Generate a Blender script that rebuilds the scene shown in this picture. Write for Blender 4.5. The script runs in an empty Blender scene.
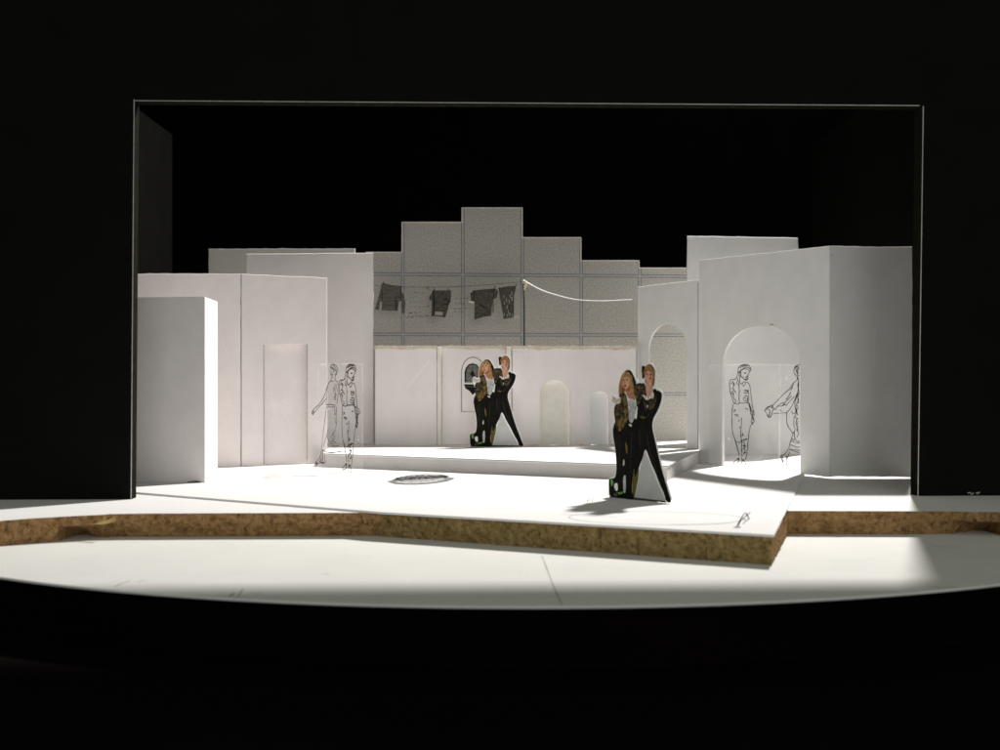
import bpy, bmesh, math, random
from mathutils import Vector
from mathutils.geometry import tessellate_polygon
random.seed(7)
S = bpy.context.scene
COL = S.collection
CM = 0.01
EYE = 6.54            # camera height above the deck, cm
F = 1200.0            # focal length in photo pixels

# ------------------------------------------------------------------ measuring
def G(px, py, z=0.0):
    d = F * (EYE - z) / (py - 375.0)
    return Vector(((px - 500.0) / F * d, d, z))
def D(px, d):
    return ((px - 500.0) / F * d, d)
class Plane:
    """an upright plane over the plan line A-B; u runs along it, z is height (cm)"""
    def __init__(s, A, B):
        s.A = Vector((A[0], A[1])); s.B = Vector((B[0], B[1]))
        s.d = (s.B - s.A).normalized()
        s.rot = math.atan2(s.d.y, s.d.x)
    def hit(s, px, py):
        k = (px - 500.0) / F
        t = (k * s.A.y - s.A.x) / (s.d.x - k * s.d.y)
        dep = s.A.y + t * s.d.y
        return (t, EYE + (375.0 - py) / F * dep)
    def us(s, pts): return [s.hit(*p) for p in pts]
    def place(s, o, z=0.0):
        o.location = (s.A.x * CM, s.A.y * CM, z * CM); o.rotation_euler = (0, 0, s.rot)

# ------------------------------------------------------------------ materials
MATS = {}
def mat(name, base, rough=0.85, var=0.0, vscale=120.0, grain=0.0, gscale=2500.0, bump=0.0, bscale=1500.0,
        col2=None, spec=0.25, stretch=None, contrast=(0.35, 0.65)):
    if name in MATS: return MATS[name]
    m = bpy.data.materials.new(name); m.use_nodes = True
    nt = m.node_tree; N = nt.nodes; L = nt.links
    b = N['Principled BSDF']
    b.inputs['Roughness'].default_value = rough
    b.inputs['Specular IOR Level'].default_value = spec
    tc = N.new('ShaderNodeTexCoord')
    src = tc.outputs['Object']
    if stretch:
        mp = N.new('ShaderNodeMapping'); mp.inputs['Scale'].default_value = stretch
        L.new(src, mp.inputs['Vector']); src = mp.outputs['Vector']
    c2 = col2 if col2 else tuple(x * (1 - var) for x in base)
    n1 = N.new('ShaderNodeTexNoise'); n1.inputs['Scale'].default_value = vscale
    n1.inputs['Detail'].default_value = 5; n1.inputs['Roughness'].default_value = 0.6
    L.new(src, n1.inputs['Vector'])
    r1 = N.new('ShaderNodeValToRGB')
    r1.color_ramp.elements[0].position = contrast[0]; r1.color_ramp.elements[1].position = contrast[1]
    r1.color_ramp.elements[0].color = (*c2, 1); r1.color_ramp.elements[1].color = (*base, 1)
    L.new(n1.outputs['Fac'], r1.inputs['Fac'])
    out = r1.outputs['Color']
    if grain > 0:
        n2 = N.new('ShaderNodeTexNoise'); n2.inputs['Scale'].default_value = gscale
        n2.inputs['Detail'].default_value = 2
        L.new(src, n2.inputs['Vector'])
        mr = N.new('ShaderNodeMapRange')
        mr.inputs['From Min'].default_value = 0.3; mr.inputs['From Max'].default_value = 0.7
        mr.inputs['To Min'].default_value = 1 - grain; mr.inputs['To Max'].default_value = 1.0
        L.new(n2.outputs['Fac'], mr.inputs['Value'])
        mx = N.new('ShaderNodeVectorMath'); mx.operation = 'SCALE'
        L.new(out, mx.inputs[0]); L.new(mr.outputs['Result'], mx.inputs['Scale'])
        out = mx.outputs['Vector']
    L.new(out, b.inputs['Base Color'])
    if bump > 0:
        n3 = N.new('ShaderNodeTexNoise'); n3.inputs['Scale'].default_value = bscale
        n3.inputs['Detail'].default_value = 4
        L.new(src, n3.inputs['Vector'])
        bp = N.new('ShaderNodeBump'); bp.inputs['Strength'].default_value = bump
        bp.inputs['Distance'].default_value = 0.0003
        L.new(n3.outputs['Fac'], bp.inputs['Height']); L.new(bp.outputs['Normal'], b.inputs['Normal'])
    MATS[name] = m
    return m

WARM = mat('warm white card', (.83, .775, .765), var=.06, vscale=60, grain=.07, gscale=1400, bump=.25)  # warm bounced light put into the base colour as a pinkish tint
NEUT = mat('neutral white card', (.80, .795, .785), var=.06, vscale=55, grain=.07, gscale=1400, bump=.25)
GREY = mat('grey back card', (.62, .61, .56), var=.06, vscale=50, grain=.10, gscale=1400, bump=.25)
FLOOR = mat('white deck card', (.80, .79, .775), var=.035, vscale=35, grain=.04, gscale=1200, bump=.12)
DISKW = mat('white disc paint', (.76, .755, .72), var=.05, vscale=28, grain=.05, gscale=900, bump=.12)
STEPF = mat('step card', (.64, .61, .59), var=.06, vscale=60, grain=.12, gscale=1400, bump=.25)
TAN = mat('torn brown paper edge', (.62, .50, .36), col2=(.74, .66, .56), vscale=220, grain=.15, bump=.4)
PALE = mat('pale card edge', (.80, .77, .70), var=.08, vscale=200, grain=.06)
BLACKB = mat('matt black board', (.0035, .0036, .0030), rough=.75, var=.3, vscale=40, spec=.08)
OLIVE = mat('raw black board edge', (.008, .0085, .003), rough=.9, var=.6, vscale=220, spec=.05)
BOXW = mat('black box wall', (.0030, .0030, .0026), rough=.85, var=.3, vscale=40, spec=.03)
TABLE = mat('dark table', (.0022, .0005, .0007), rough=.8, var=.2, vscale=20, spec=.04)
LINEM = mat('pale cut line', (.74, .70, .69), rough=.8, var=.25, vscale=120)
INK = mat('black ink', (.012, .012, .014), rough=.85, spec=.1)
INKL = mat('faded ink', (.10, .105, .105), rough=.7)
BLUE = mat('blue grey pen line', (.24, .255, .27), rough=.8)
PENC = mat('light pencil', (.42, .41, .41), rough=.9)
PENCD = mat('purple pencil', (.36, .32, .35), rough=.9, var=.4, vscale=900)
SMUDGE = mat('grey scuff', (.42, .42, .38), rough=.9, var=.3, vscale=300)
GLUE = mat('dried glue', (.86, .85, .83), rough=.3, spec=.6)
GARM = mat('printed dark cloth', (.105, .098, .080), col2=(.038, .036, .029), vscale=420, grain=.35, gscale=1600)
STRIPE = mat('printed striped cloth', (.15, .14, .12), col2=(.055, .051, .043), vscale=260, grain=.3, stretch=(.25, 1, 3.0))
CORD = mat('white cord', (.85, .85, .84), rough=.6, var=.08, vscale=600)
POLE = mat('dark pole', (.06, .061, .058), rough=.6, var=.3, vscale=300)
BRASS = mat('yellowed glue', (.72, .63, .36), rough=.5, var=.3, vscale=600)

def mdf_mat(name, light, dark, warm):
    m = bpy.data.materials.new(name); m.use_nodes = True
    nt = m.node_tree; N = nt.nodes; L = nt.links; b = N['Principled BSDF']
    b.inputs['Roughness'].default_value = .9; b.inputs['Specular IOR Level'].default_value = .12
    tc = N.new('ShaderNodeTexCoord')
    def noise(scale, det, st):
        mp = N.new('ShaderNodeMapping'); mp.inputs['Scale'].default_value = st
        L.new(tc.outputs['Object'], mp.inputs['Vector'])
        n = N.new('ShaderNodeTexNoise'); n.inputs['Scale'].default_value = scale; n.inputs['Detail'].default_value = det
        n.inputs['Roughness'].default_value = .7
        L.new(mp.outputs['Vector'], n.inputs['Vector']); return n
    a = noise(330, 6, (1, 1, 1.2)); r = N.new('ShaderNodeValToRGB'); e = r.color_ramp.elements
    e[0].position = .30; e[0].color = (*dark, 1); e[1].position = .66; e[1].color = (*light, 1)
    k = e.new(.48); k.color = (*warm, 1)
    L.new(a.outputs['Fac'], r.inputs['Fac'])
    s = noise(620, 3, (1, 1, .35)); sr = N.new('ShaderNodeMapRange')
    sr.inputs['From Min'].default_value = .58; sr.inputs['From Max'].default_value = .70
    sr.inputs['To Min'].default_value = 1; sr.inputs['To Max'].default_value = .22
    L.new(s.outputs['Fac'], sr.inputs['Value'])
    v = N.new('ShaderNodeVectorMath'); v.operation = 'SCALE'
    L.new(r.outputs['Color'], v.inputs[0]); L.new(sr.outputs['Result'], v.inputs['Scale'])
    L.new(v.outputs['Vector'], b.inputs['Base Color'])
    bp = N.new('ShaderNodeBump'); bp.inputs['Strength'].default_value = .7; bp.inputs['Distance'].default_value = .0005
    L.new(a.outputs['Fac'], bp.inputs['Height']); L.new(bp.outputs['Normal'], b.inputs['Normal'])
    return m
MDF = mdf_mat('raw fibreboard', (.43, .262, .122), (.11, .056, .023), (.28, .162, .070))
MDFO = mdf_mat('raw fibreboard, greener', (.37, .265, .118), (.09, .060, .022), (.245, .168, .068))

def tile_mat(pitch, u0, z0):
    m = bpy.data.materials.new('printed stone tiles'); m.use_nodes = True
    nt = m.node_tree; N = nt.nodes; L = nt.links; b = N['Principled BSDF']
    b.inputs['Roughness'].default_value = .9; b.inputs['Specular IOR Level'].default_value = .15
    tc = N.new('ShaderNodeTexCoord'); sp = N.new('ShaderNodeSeparateXYZ'); L.new(tc.outputs['Object'], sp.inputs[0])
    def mth(op, a, bb=None):
        n = N.new('ShaderNodeMath'); n.operation = op
        for i, x in enumerate((a, bb)):
            if x is None: continue
            if isinstance(x, (int, float)): n.inputs[i].default_value = x
            else: L.new(x, n.inputs[i])
        return n.outputs[0]
    def dist(ax, off):
        t = mth('DIVIDE', mth('SUBTRACT', sp.outputs[ax], off * CM), pitch * CM)
        t = mth('SUBTRACT', t, mth('FLOOR', mth('ADD', t, .5)))
        return mth('MULTIPLY', mth('ABSOLUTE', t), pitch)          # cm to nearest joint
    hi = mth('MULTIPLY', mth('GREATER_THAN', sp.outputs['Z'], (z0 + 2.5) * CM), 9)
    d = mth('MINIMUM', dist('X', u0), mth('ADD', dist('Z', z0), hi))
    joint = mth('LESS_THAN', d, .10)
    line = mth('LESS_THAN', mth('ABSOLUTE', mth('SUBTRACT', d, .11)), .024)
    n1 = N.new('ShaderNodeTexNoise'); n1.inputs['Scale'].default_value = 880; n1.inputs['Detail'].default_value = 6
    n1.inputs['Roughness'].default_value = .75
    L.new(tc.outputs['Object'], n1.inputs['Vector'])
    r = N.new('ShaderNodeValToRGB'); e = r.color_ramp.elements
    e[0].position = .36; e[0].color = (.26, .25, .225, 1); e[1].position = .62; e[1].color = (.52, .505, .465, 1)
    L.new(n1.outputs['Fac'], r.inputs['Fac'])
    m1 = N.new('ShaderNodeMix'); m1.data_type = 'RGBA'; L.new(joint, m1.inputs[0]); L.new(r.outputs['Color'], m1.inputs[6])
    m1.inputs[7].default_value = (.37, .385, .40, 1)
    m2 = N.new('ShaderNodeMix'); m2.data_type = 'RGBA'; L.new(line, m2.inputs[0]); L.new(m1.outputs[2], m2.inputs[6])
    m2.inputs[7].default_value = (.10, .105, .105, 1)
    L.new(m2.outputs[2], b.inputs['Base Color'])
    return m

def acetate_mat(name='clear acetate', haze=.065, gloss=.05):
    m = bpy.data.materials.new(name); m.use_nodes = True
    nt = m.node_tree; N = nt.nodes; L = nt.links
    N.remove(N['Principled BSDF'])
    out = N['Material Output']
    tr = N.new('ShaderNodeBsdfTransparent'); tr.inputs['Color'].default_value = (.955, .955, .95, 1)
    df = N.new('ShaderNodeBsdfDiffuse'); df.inputs['Color'].default_value = (.7, .7, .7, 1)
    gl = N.new('ShaderNodeBsdfGlossy'); gl.inputs['Roughness'].default_value = .12
    ly = N.new('ShaderNodeLayerWeight'); ly.inputs['Blend'].default_value = .5
    pw = N.new('ShaderNodeMath'); pw.operation = 'POWER'; L.new(ly.outputs['Facing'], pw.inputs[0]); pw.inputs[1].default_value = 5
    lw = N.new('ShaderNodeMath'); lw.operation = 'MULTIPLY_ADD'; L.new(pw.outputs[0], lw.inputs[0]); lw.inputs[1].default_value = .8; lw.inputs[2].default_value = gloss
    a = N.new('ShaderNodeMixShader'); L.new(lw.outputs[0], a.inputs[0]); L.new(tr.outputs[0], a.inputs[1]); L.new(gl.outputs[0], a.inputs[2])
    tl = N.new('ShaderNodeBsdfTranslucent'); tl.inputs['Color'].default_value = (.8, .8, .8, 1)
    dm = N.new('ShaderNodeMixShader'); dm.inputs[0].default_value = .5; L.new(df.outputs[0], dm.inputs[1]); L.new(tl.outputs[0], dm.inputs[2])
    df = dm
    tc = N.new('ShaderNodeTexCoord'); n = N.new('ShaderNodeTexNoise'); n.inputs['Scale'].default_value = 90
    L.new(tc.outputs['Object'], n.inputs['Vector'])
    mr = N.new('ShaderNodeMapRange'); mr.inputs['From Min'].default_value = .4; mr.inputs['From Max'].default_value = .7
    mr.inputs['To Min'].default_value = haze * .5; mr.inputs['To Max'].default_value = haze * 1.6
    L.new(n.outputs['Fac'], mr.inputs['Value'])
    bm = N.new('ShaderNodeMixShader'); L.new(mr.outputs[0], bm.inputs[0]); L.new(a.outputs[0], bm.inputs[1]); L.new(df.outputs[0], bm.inputs[2])
    L.new(bm.outputs[0], out.inputs['Surface'])
    return m
ACET = acetate_mat()

# ------------------------------------------------------------------ building
def tag(o, label=None, cat=None, group=None, kind=None):
    if label: o['label'] = label
    if cat: o['category'] = cat
    if group: o['group'] = group
    if kind: o['kind'] = kind
    return o
def empty(name, plane=None, z=0.0, loc=None):
    o = bpy.data.objects.new(name, None); COL.objects.link(o); o.empty_display_size = .01
    if plane: plane.place(o, z)
    if loc: o.location = [c * CM for c in loc]
    return o
def mesh_obj(name, verts, faces, m, parent=None, smooth=False):
    me = bpy.data.meshes.new(name)
    me.from_pydata([tuple(c * CM for c in v) for v in verts], [], faces)
    me.validate(); me.update()
    bm = bmesh.new(); bm.from_mesh(me); bmesh.ops.recalc_face_normals(bm, faces=bm.faces); bm.to_mesh(me); bm.free()
    if smooth:
        for p in me.polygons: p.use_smooth = True
    for x in (m if isinstance(m, (list, tuple)) else [m]): me.materials.append(x)
    o = bpy.data.objects.new(name, me); COL.objects.link(o)
    if parent: o.parent = parent
    return o

def area(p): return sum(p[i][0] * p[(i + 1) % len(p)][1] - p[(i + 1) % len(p)][0] * p[i][1] for i in range(len(p))) / 2
def ccw(p): return list(p) if area(p) > 0 else list(reversed(p))
def inset(p, c):
    n = len(p); out = []
    for i in range(n):
        a = Vector(p[i - 1]); b = Vector(p[i]); d = Vector(p[(i + 1) % n])
        e1 = (b - a); e2 = (d - b)
        if e1.length < 1e-9 or e2.length < 1e-9: out.append(tuple(b)); continue
        e1.normalize(); e2.normalize()
        n1 = Vector((-e1.y, e1.x)); n2 = Vector((-e2.y, e2.x))
        s = n1 + n2
        k = max(.35, s.length_squared / 2)
        out.append(tuple(b + s * (c / k / 1.0) if s.length > .2 else b + n1 * c))
    return out
def rough(p, step=.5, amp=.012, only=None):
    out = []
    for i in range(len(p)):
        a = Vector(p[i]); b = Vector(p[(i + 1) % len(p)])
        n = max(1, int((b - a).length / step)); out.append(tuple(a))
        d = (b - a); 
        if d.length < 1e-9: continue
        nn = Vector((-d.y, d.x)).normalized()
        for k in range(1, n):
            out.append(tuple(a + d * ((k + random.uniform(-.25, .25)) / n) + nn * random.gauss(0, amp)))
    return out
def chaikin(p, it=2, closed=True):
    for _ in range(it):
        q = []
        n = len(p)
        rng = range(n) if closed else range(n - 1)
        if not closed: q.append(p[0])
        for i in rng:
            a = p[i]; b = p[(i + 1) % n]
            q.append((a[0] * .75 + b[0] * .25, a[1] * .75 + b[1] * .25))
            q.append((a[0] * .25 + b[0] * .75, a[1] * .25 + b[1] * .75))
        if not closed: q.append(p[-1])
        p = q
    return p
def tess(p): return [tuple(t) for t in tessellate_polygon([[Vector((a, b, 0)) for a, b in p]])]

def panel(name, pts, thick, m, parent=None, ch=.03, amp=.012, step=.5, y0=0.0):
    """upright card: outline in (u,z), front face at local y=y0, body going back; worn chamfer on the rim"""
    p = ccw(pts)
    if amp: p = rough(p, step, amp)
    q = inset(p, ch); n = len(p)
    V = [(a, y0, b) for a, b in q] + [(a, y0 + ch, b) for a, b in p] + [(a, y0 + thick, b) for a, b in p]
    T = tess(q)
    Fc = [t for t in T] + [tuple(2 * n + i for i in reversed(t)) for t in tess(p)]
    for i in range(n):
        j = (i + 1) % n
        Fc.append((i, j, n + j, n + i)); Fc.append((n + i, n + j, 2 * n + j, 2 * n + i))
    return mesh_obj(name, V, Fc, m, parent)
def slab(name, plan, z0, z1, m, parent=None, ch=.03, amp=.0, step=.6, mats=None):
    """flat sheet: outline in plan, top z1, bottom z0"""
    p = ccw([(a[0], a[1]) for a in plan])
    if amp: p = rough(p, step, amp)
    q = inset(p, ch); n = len(p)
    V = [(a, b, z1) for a, b in q] + [(a, b, z1 - ch) for a, b in p] + [(a, b, z0) for a, b in p]
    Fc = [t for t in tess(q)] + [tuple(2 * n + i for i in reversed(t)) for t in tess(p)]
    for i in range(n):
        j = (i + 1) % n
        Fc.append((i, j, n + j, n + i)); Fc.append((n + i, n + j, 2 * n + j, 2 * n + i))
    return mesh_obj(name, V, Fc, m, parent)
def patch(name, pts, off, m, parent, smooth=0):
    p = ccw(chaikin(pts, smooth) if smooth else pts)
    return mesh_obj(name, [(a, -off, b) for a, b in p], tess(p), m, parent)
def ribbon_geo(lines, w, f, wob=.25):
    V = []; Fc = []
    for ln in lines:
        if len(ln) < 2: continue
        n = len(ln); base = len(V)
        for i in range(n):
            a = Vector(ln[max(0, i - 1)]); b = Vector(ln[min(n - 1, i + 1)])
            d = b - a
            if d.length < 1e-9: d = Vector((1, 0))
            d.normalize(); nn = Vector((-d.y, d.x)) * w * .5 * random.uniform(1 - wob, 1 + wob)
            c = Vector(ln[i])
            V.append(f(*(c + nn))); V.append(f(*(c - nn)))
        for i in range(n - 1):
            k = base + 2 * i; Fc.append((k, k + 1, k + 3, k + 2))
    return V, Fc
def ribbon(name, lines, w, off, m, parent, sm=1):
    L2 = [chaikin(l, sm, False) if sm and len(l) > 2 else l for l in lines]
    V, Fc = ribbon_geo(L2, w, lambda u, z: (u, -off, z))
    return mesh_obj(name, V, Fc, m, parent)
def each(fn, name, lines, *a, **k):
    for l in lines: fn(name, [l], *a, **k)
def floor_ribbon(name, lines, w, z, m, parent=None, sm=1, origin=(0, 0)):
    L2 = [chaikin(l, sm, False) if sm and len(l) > 2 else l for l in lines]
    V, Fc = ribbon_geo(L2, w, lambda x, y: (x, y, z))
    return mesh_obj(name, V, Fc, m, parent)
def fl(pts, z=0.0): return [tuple(G(a, b, z)[:2]) for a, b in pts]
def tube(name, path, r, m, parent=None, seg=8):
    V = []; Fc = []; n = len(path)
    for i in range(n):
        a = Vector(path[max(0, i - 1)]); b = Vector(path[min(n - 1, i + 1)])
        t = (b - a).normalized()
        up = Vector((0, 0, 1)) if abs(t.z) < .9 else Vector((1, 0, 0))
        s = t.cross(up).normalized(); w = s.cross(t)
        rr = r[i] if isinstance(r, (list, tuple)) else r
        for k in range(seg):
            an = 2 * math.pi * k / seg
            V.append(tuple(Vector(path[i]) + (s * math.cos(an) + w * math.sin(an)) * rr))
    for i in range(n - 1):
        for k in range(seg):
            j = (k + 1) % seg
            Fc.append((i * seg + k, i * seg + j, (i + 1) * seg + j, (i + 1) * seg + k))
    Fc.append(tuple(range(seg))); Fc.append(tuple(reversed(range((n - 1) * seg, n * seg))))
    return mesh_obj(name, V, Fc, m, parent, smooth=True)

def arch(uL, uR, zs, zp, n=28, z0=0.0):
    """opening going up the left jamb, over and down the right one"""
    c = (uL + uR) / 2; r = (uR - uL) / 2
    out = [(uL, z0)]
    for i in range(n + 1):
        a = math.pi - math.pi * i / n
        out.append((c + r * math.cos(a), zs + (zp - zs) * math.sin(a)))
    out.append((uR, z0))
    return out

ST = 0.95      # height of the raised step
BZ = -0.10     # top of the fibreboard base
DZ = -1.25     # top of the white disc

# ------------------------------------------------------------------ table and round base
tag(mesh_obj('table_top', [(-300, -60, -3.4), (300, -60, -3.4), (300, 330, -3.4), (-300, 330, -3.4)], [(0, 1, 2, 3)], TABLE),
    'dark table top under the whole model', 'table', kind='structure')

def circle3(a, b, c):
    ax, ay = a; bx, by = b; cx, cy = c
    d = 2 * (ax * (by - cy) + bx * (cy - ay) + cx * (ay - by))
    ux = ((ax * ax + ay * ay) * (by - cy) + (bx * bx + by * by) * (cy - ay) + (cx * cx + cy * cy) * (ay - by)) / d
    uy = ((ax * ax + ay * ay) * (cx - bx) + (bx * bx + by * by) * (ax - cx) + (cx * cx + cy * cy) * (bx - ax)) / d
    return ux, uy, math.hypot(ax - ux, ay - uy)
p1 = G(0, 577, DZ); p2 = G(545, 606.5, DZ); p3 = G(1000, 584, DZ)
cx, cy, R = circle3(p1[:2], p2[:2], p3[:2])
disk = empty('round_base', loc=(cx, cy, -3.4))
def lathe(name, prof, m, parent, seg=220):
    V = []; Fc = []
    for r, z in prof:
        for k in range(seg):
            a = 2 * math.pi * k / seg; V.append((r * math.cos(a), r * math.sin(a), z))
    for i in range(len(prof) - 1):
        for k in range(seg):
            j = (k + 1) % seg; Fc.append((i * seg + k, i * seg + j, (i + 1) * seg + j, (i + 1) * seg + k))
    if prof[0][0] > 0: Fc.append(tuple(range(seg)))
    if prof[-1][0] > 0: Fc.append(tuple(range((len(prof) - 1) * seg, len(prof) * seg)))
    return mesh_obj(name, V, Fc, m, parent)
h = DZ + 3.4
lathe('disc_top', [(R - .02, h - .09), (R, h - .07), (R, h - .03), (R - .03, h)], DISKW, disk)
lathe('disc_edge', [(R - .25, 0), (R - .08, h - .3), (R - .03, h - .09)], TABLE, disk)
marks = [fl(l, DZ) for l in ([(115, 587), (122, 583), (131, 581)], [(138, 582), (146, 580)],
         [(228, 597), (236, 592), (231, 596)], [(238, 597), (243, 589)], [(250, 594), (262, 593)], [(926, 586), (940, 588), (956, 587)],
         [(985, 588), (1000, 586)], [(322, 574), (330, 574)], [(930, 545), (945, 547), (960, 547.5)])]
marks = [[(a - cx, b - cy) for a, b in l] for l in marks]
each(floor_ribbon, 'pencil_mark', marks, .07, h + .006, SMUDGE, disk)
ck = [(a - cx, b - cy) for a, b in fl([(542, 556), (548, 572), (555, 590), (562, 605)], DZ)]
floor_ribbon('hairline_crack', [ck], .045, h + .005, SMUDGE, disk)
tag(disk, 'wide round white disc carrying the whole stage model', 'round base')

# ------------------------------------------------------------------ fibreboard base with curved apron ends
def edge_poly(pix, z): return [tuple(G(a, b, z)[:2]) for a, b in pix]
topL = edge_poly([(-120, 533), (-60, 526.5), (0, 521), (40, 517.8), (75, 516.0), (102, 515.0), (108, 514.0), (140, 513.6), (250, 513.2), (379, 512.6)], BZ)
topR = edge_poly([(789.5, 510.9), (850, 511), (950, 511.2), (958, 511.6), (1000, 512.2), (1060, 514.5), (1120, 519)], BZ)
botL = list(topL); botR = list(topR)
def shift(p, dy): return (p[0], p[1] + dy)
def atx(poly, px):            # point of the edge polyline on the ray through px
    k = (px - 500) / F
    for a, b in zip(poly, poly[1:]):
        fa = a[0] - k * a[1]; fb = b[0] - k * b[1]
        if fa * fb <= 0 and fa != fb:
            t = fa / (fa - fb); return (a[0] + (b[0] - a[0]) * t, a[1] + (b[1] - a[1]) * t)
    return poly[-1]
xsL = [-120, -60, 0, 30, 58, 60, 66, 74, 84, 104, 110, 140, 180, 220, 250, 290, 330, 379]
xsR = [789.5, 820, 850, 890, 930, 953, 958, 966, 975, 990, 1000, 1003, 1030, 1060, 1120]
def edge_pts(poly, xs, bx0, bx1):
    T = []; B = []
    for x in xs:
        p = atx(poly, x); T.append(shift(p, random.gauss(0, .03)))
        B.append(p)
    return T, B
T1, B1 = edge_pts(topL, xsL, 0, 0); T2, B2 = edge_pts(topR, xsR, 0, 0)
# below the straight run the face is undercut where the curved end pieces were broken off
for i, x in enumerate(xsL):
    u = 0 if x <= 58 else 2.0 if x <= 74 else 1.2 if x < 104 else .5 if x <= 110 else .28
    B1[i] = shift(B1[i], u)
for i, x in enumerate(xsR):
    u = 0 if x >= 1003 else 2.0 if x > 980 else 1.2 if x > 958 else .45 if x > 940 else .10
    B2[i] = shift(B2[i], u)
base = empty('stage_board', loc=(0, 90, DZ))
def loc(p, o=(0, 90, DZ)): return tuple(p[i] - o[i] for i in range(3))
front_t = T1 + T2; front_b = B1 + B2; nb = len(front_t)
def refine(a, b, mid, k):
    return [tuple(a[j] + (b[j] - a[j]) * i / k for j in range(2)) for i in range(k)]
V = []; Fc = []
ROWS = 5; cols = []
pts_t = []; pts_b = []
for i in range(nb - 1):
    if i == len(T1) - 1: pts_t.append(front_t[i]); pts_b.append(front_b[i]); continue
    k = 5
    pts_t += refine(front_t[i], front_t[i + 1], 0, k); pts_b += refine(front_b[i], front_b[i + 1], 0, k)
pts_t.append(front_t[-1]); pts_b.append(front_b[-1])
for a, b in zip(pts_t, pts_b):
    for r in range(ROWS + 1):
        t = r / ROWS; g = max(0.0, (t - .4) / .6) ** .7
        jit = random.gauss(0, .018) if 0 < r else random.gauss(0, .012)
        if r == ROWS: jit += abs(random.gauss(0, .03))
        V.append(loc((a[0] + (b[0] - a[0]) * g, a[1] + (b[1] - a[1]) * g + jit, BZ + .0 - (BZ - .006 - DZ) * t)))
for i in range(len(pts_t) - 1):
    for r in range(ROWS):
        k = i * (ROWS + 1) + r; Fc.append((k, k + 1, k + ROWS + 2, k + ROWS + 1))
tp = [V[i * (ROWS + 1)] for i in range(len(pts_t))]
core = mesh_obj('board_core', V, Fc, MDF, base)
back = [(75, 35), (-75, 35)]
outline = [(p[0], p[1]) for p in tp] + back
slabpts = ccw(outline)
zt = BZ - DZ
mesh_obj('board_top', [(a, b, zt) for a, b in slabpts] , tess(slabpts), FLOOR, base)
# remaining rim of the core
rim = [tp[-1][:2], back[0], back[1], tp[0][:2]]
Vr = []; Fr = []
for a in rim: Vr += [(a[0], a[1], zt), (a[0], a[1], .006)]
for i in range(3): Fr.append((2 * i, 2 * i + 1, 2 * i + 3, 2 * i + 2))
mesh_obj('board_rim', Vr, Fr, MDF, base)
# peeled strip of surface at the left break
pl = [(84, 524.0), (92, 521.5), (100, 519.5), (107, 516.5), (107, 521.5), (99, 523.6), (92, 524.8)]
mesh_obj('peeled_chip', [loc((G(a, 516)[0] * .995, G(a, 515.2, BZ)[1] - .25, EYE + (375 - b) / F * (G(a, 515.2, BZ)[1] - .25))) for a, b in pl], [tuple(range(len(pl)))],
         mat('peeled fibre', (.60, .44, .17), var=.4, vscale=300), base)
tag(base, 'long raw brown fibreboard slab with white top and broken apron edge on the round disc', 'board')

# ------------------------------------------------------------------ rotated white deck
C = G(774, 535.0); K = G(380, 512.0); Lf = G(137, 492.3); Lx = Lf + (Lf - K) * .25
Rt = G(803, 477); Rx = Rt + (Rt - C) * .45
deck = empty('deck', loc=(0, 80, 0))
def rel(p, o): return (p[0] - o[0], p[1] - o[1])
dplan = [rel(p, (0, 80)) for p in (Lx, K, C, Rx, (30, 116), (-30, 116))]
slab('deck_card', dplan, -.094, 0, FLOOR, deck, ch=.025, amp=.006)
bt = atx(topL, 379); br = atx(topR, 789.5)
Cm = Vector((C[0] - .06, C[1] + .06)); Km = Vector((bt[0] + .02, bt[1] + .02))
br2 = (br[0] - .05, br[1] + .02)
wp = [rel(Km, (0, 80)), rel(Cm, (0, 80)), rel(br2, (0, 80))]
def wall_strip(a, b, n, rows, z0, z1, amp=.02):
    V = []; Fc = []
    for i in range(n + 1):
        for r in range(rows + 1):
            t = i / n; s = r / rows
            dx = b[0] - a[0]; dy = b[1] - a[1]; l = math.hypot(dx, dy)
            j = random.gauss(0, amp) + (abs(random.gauss(0, .04)) if r == rows else 0) if 0 < i < n else 0
            V.append((a[0] + dx * t - dy / l * j, a[1] + dy * t + dx / l * j, z1 + (z0 - z1) * s))
    for i in range(n):
        for r in range(rows):
            k = i * (rows + 1) + r; Fc.append((k, k + 1, k + rows + 2, k + rows + 1))
    return V, Fc
Va, Fa = wall_strip(wp[0], wp[1], 90, 6, DZ + .01, -.096)
Vb, Fb = wall_strip(wp[1], wp[2], 30, 6, DZ + .01, -.096)
off = len(Va)
mesh_obj('fibreboard_front', Va, Fa, MDFO, deck)
mesh_obj('fibreboard_side', Vb, Fb, MDF, deck)
ov = []
for i in range(70):
    a = math.pi * 2 * i / 60 + .5
    if .25 < (a % 6.283) < .55: continue
    ov.append((657 + 88 * math.cos(a) * 1.0, 518.2 + 6.6 * math.sin(a) + (math.cos(a)) * 1.0))
segs = [ov[:26], ov[26:]]
dl = lambda l, z=0.0: [(a, b - 80) for a, b in fl(l, z)]
floor_ribbon('pencil_oval', [dl(l) for l in segs], .085, .004, PENC, deck, sm=0)
sq = [[(734, 527), (737, 527.6), (739, 524), (740, 521), (742, 517), (744, 514), (746, 512.5)], [(733, 527.5), (738, 528.2), (740, 526.5)],
      [(742, 519.5), (745, 517), (748, 514.5), (750, 512.5)], [(743, 524), (746, 521), (748, 519.6), (749, 518)], [(737, 526), (741, 519.5), (743.5, 518.5)],
      [(746, 513), (748, 517), (749.5, 519)], [(735, 528), (737, 526.5), (740, 527.8)]]
floor_ribbon('pencil_scribble', [dl(l) for l in sq], .075, .006, PENCD, deck)
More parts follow.
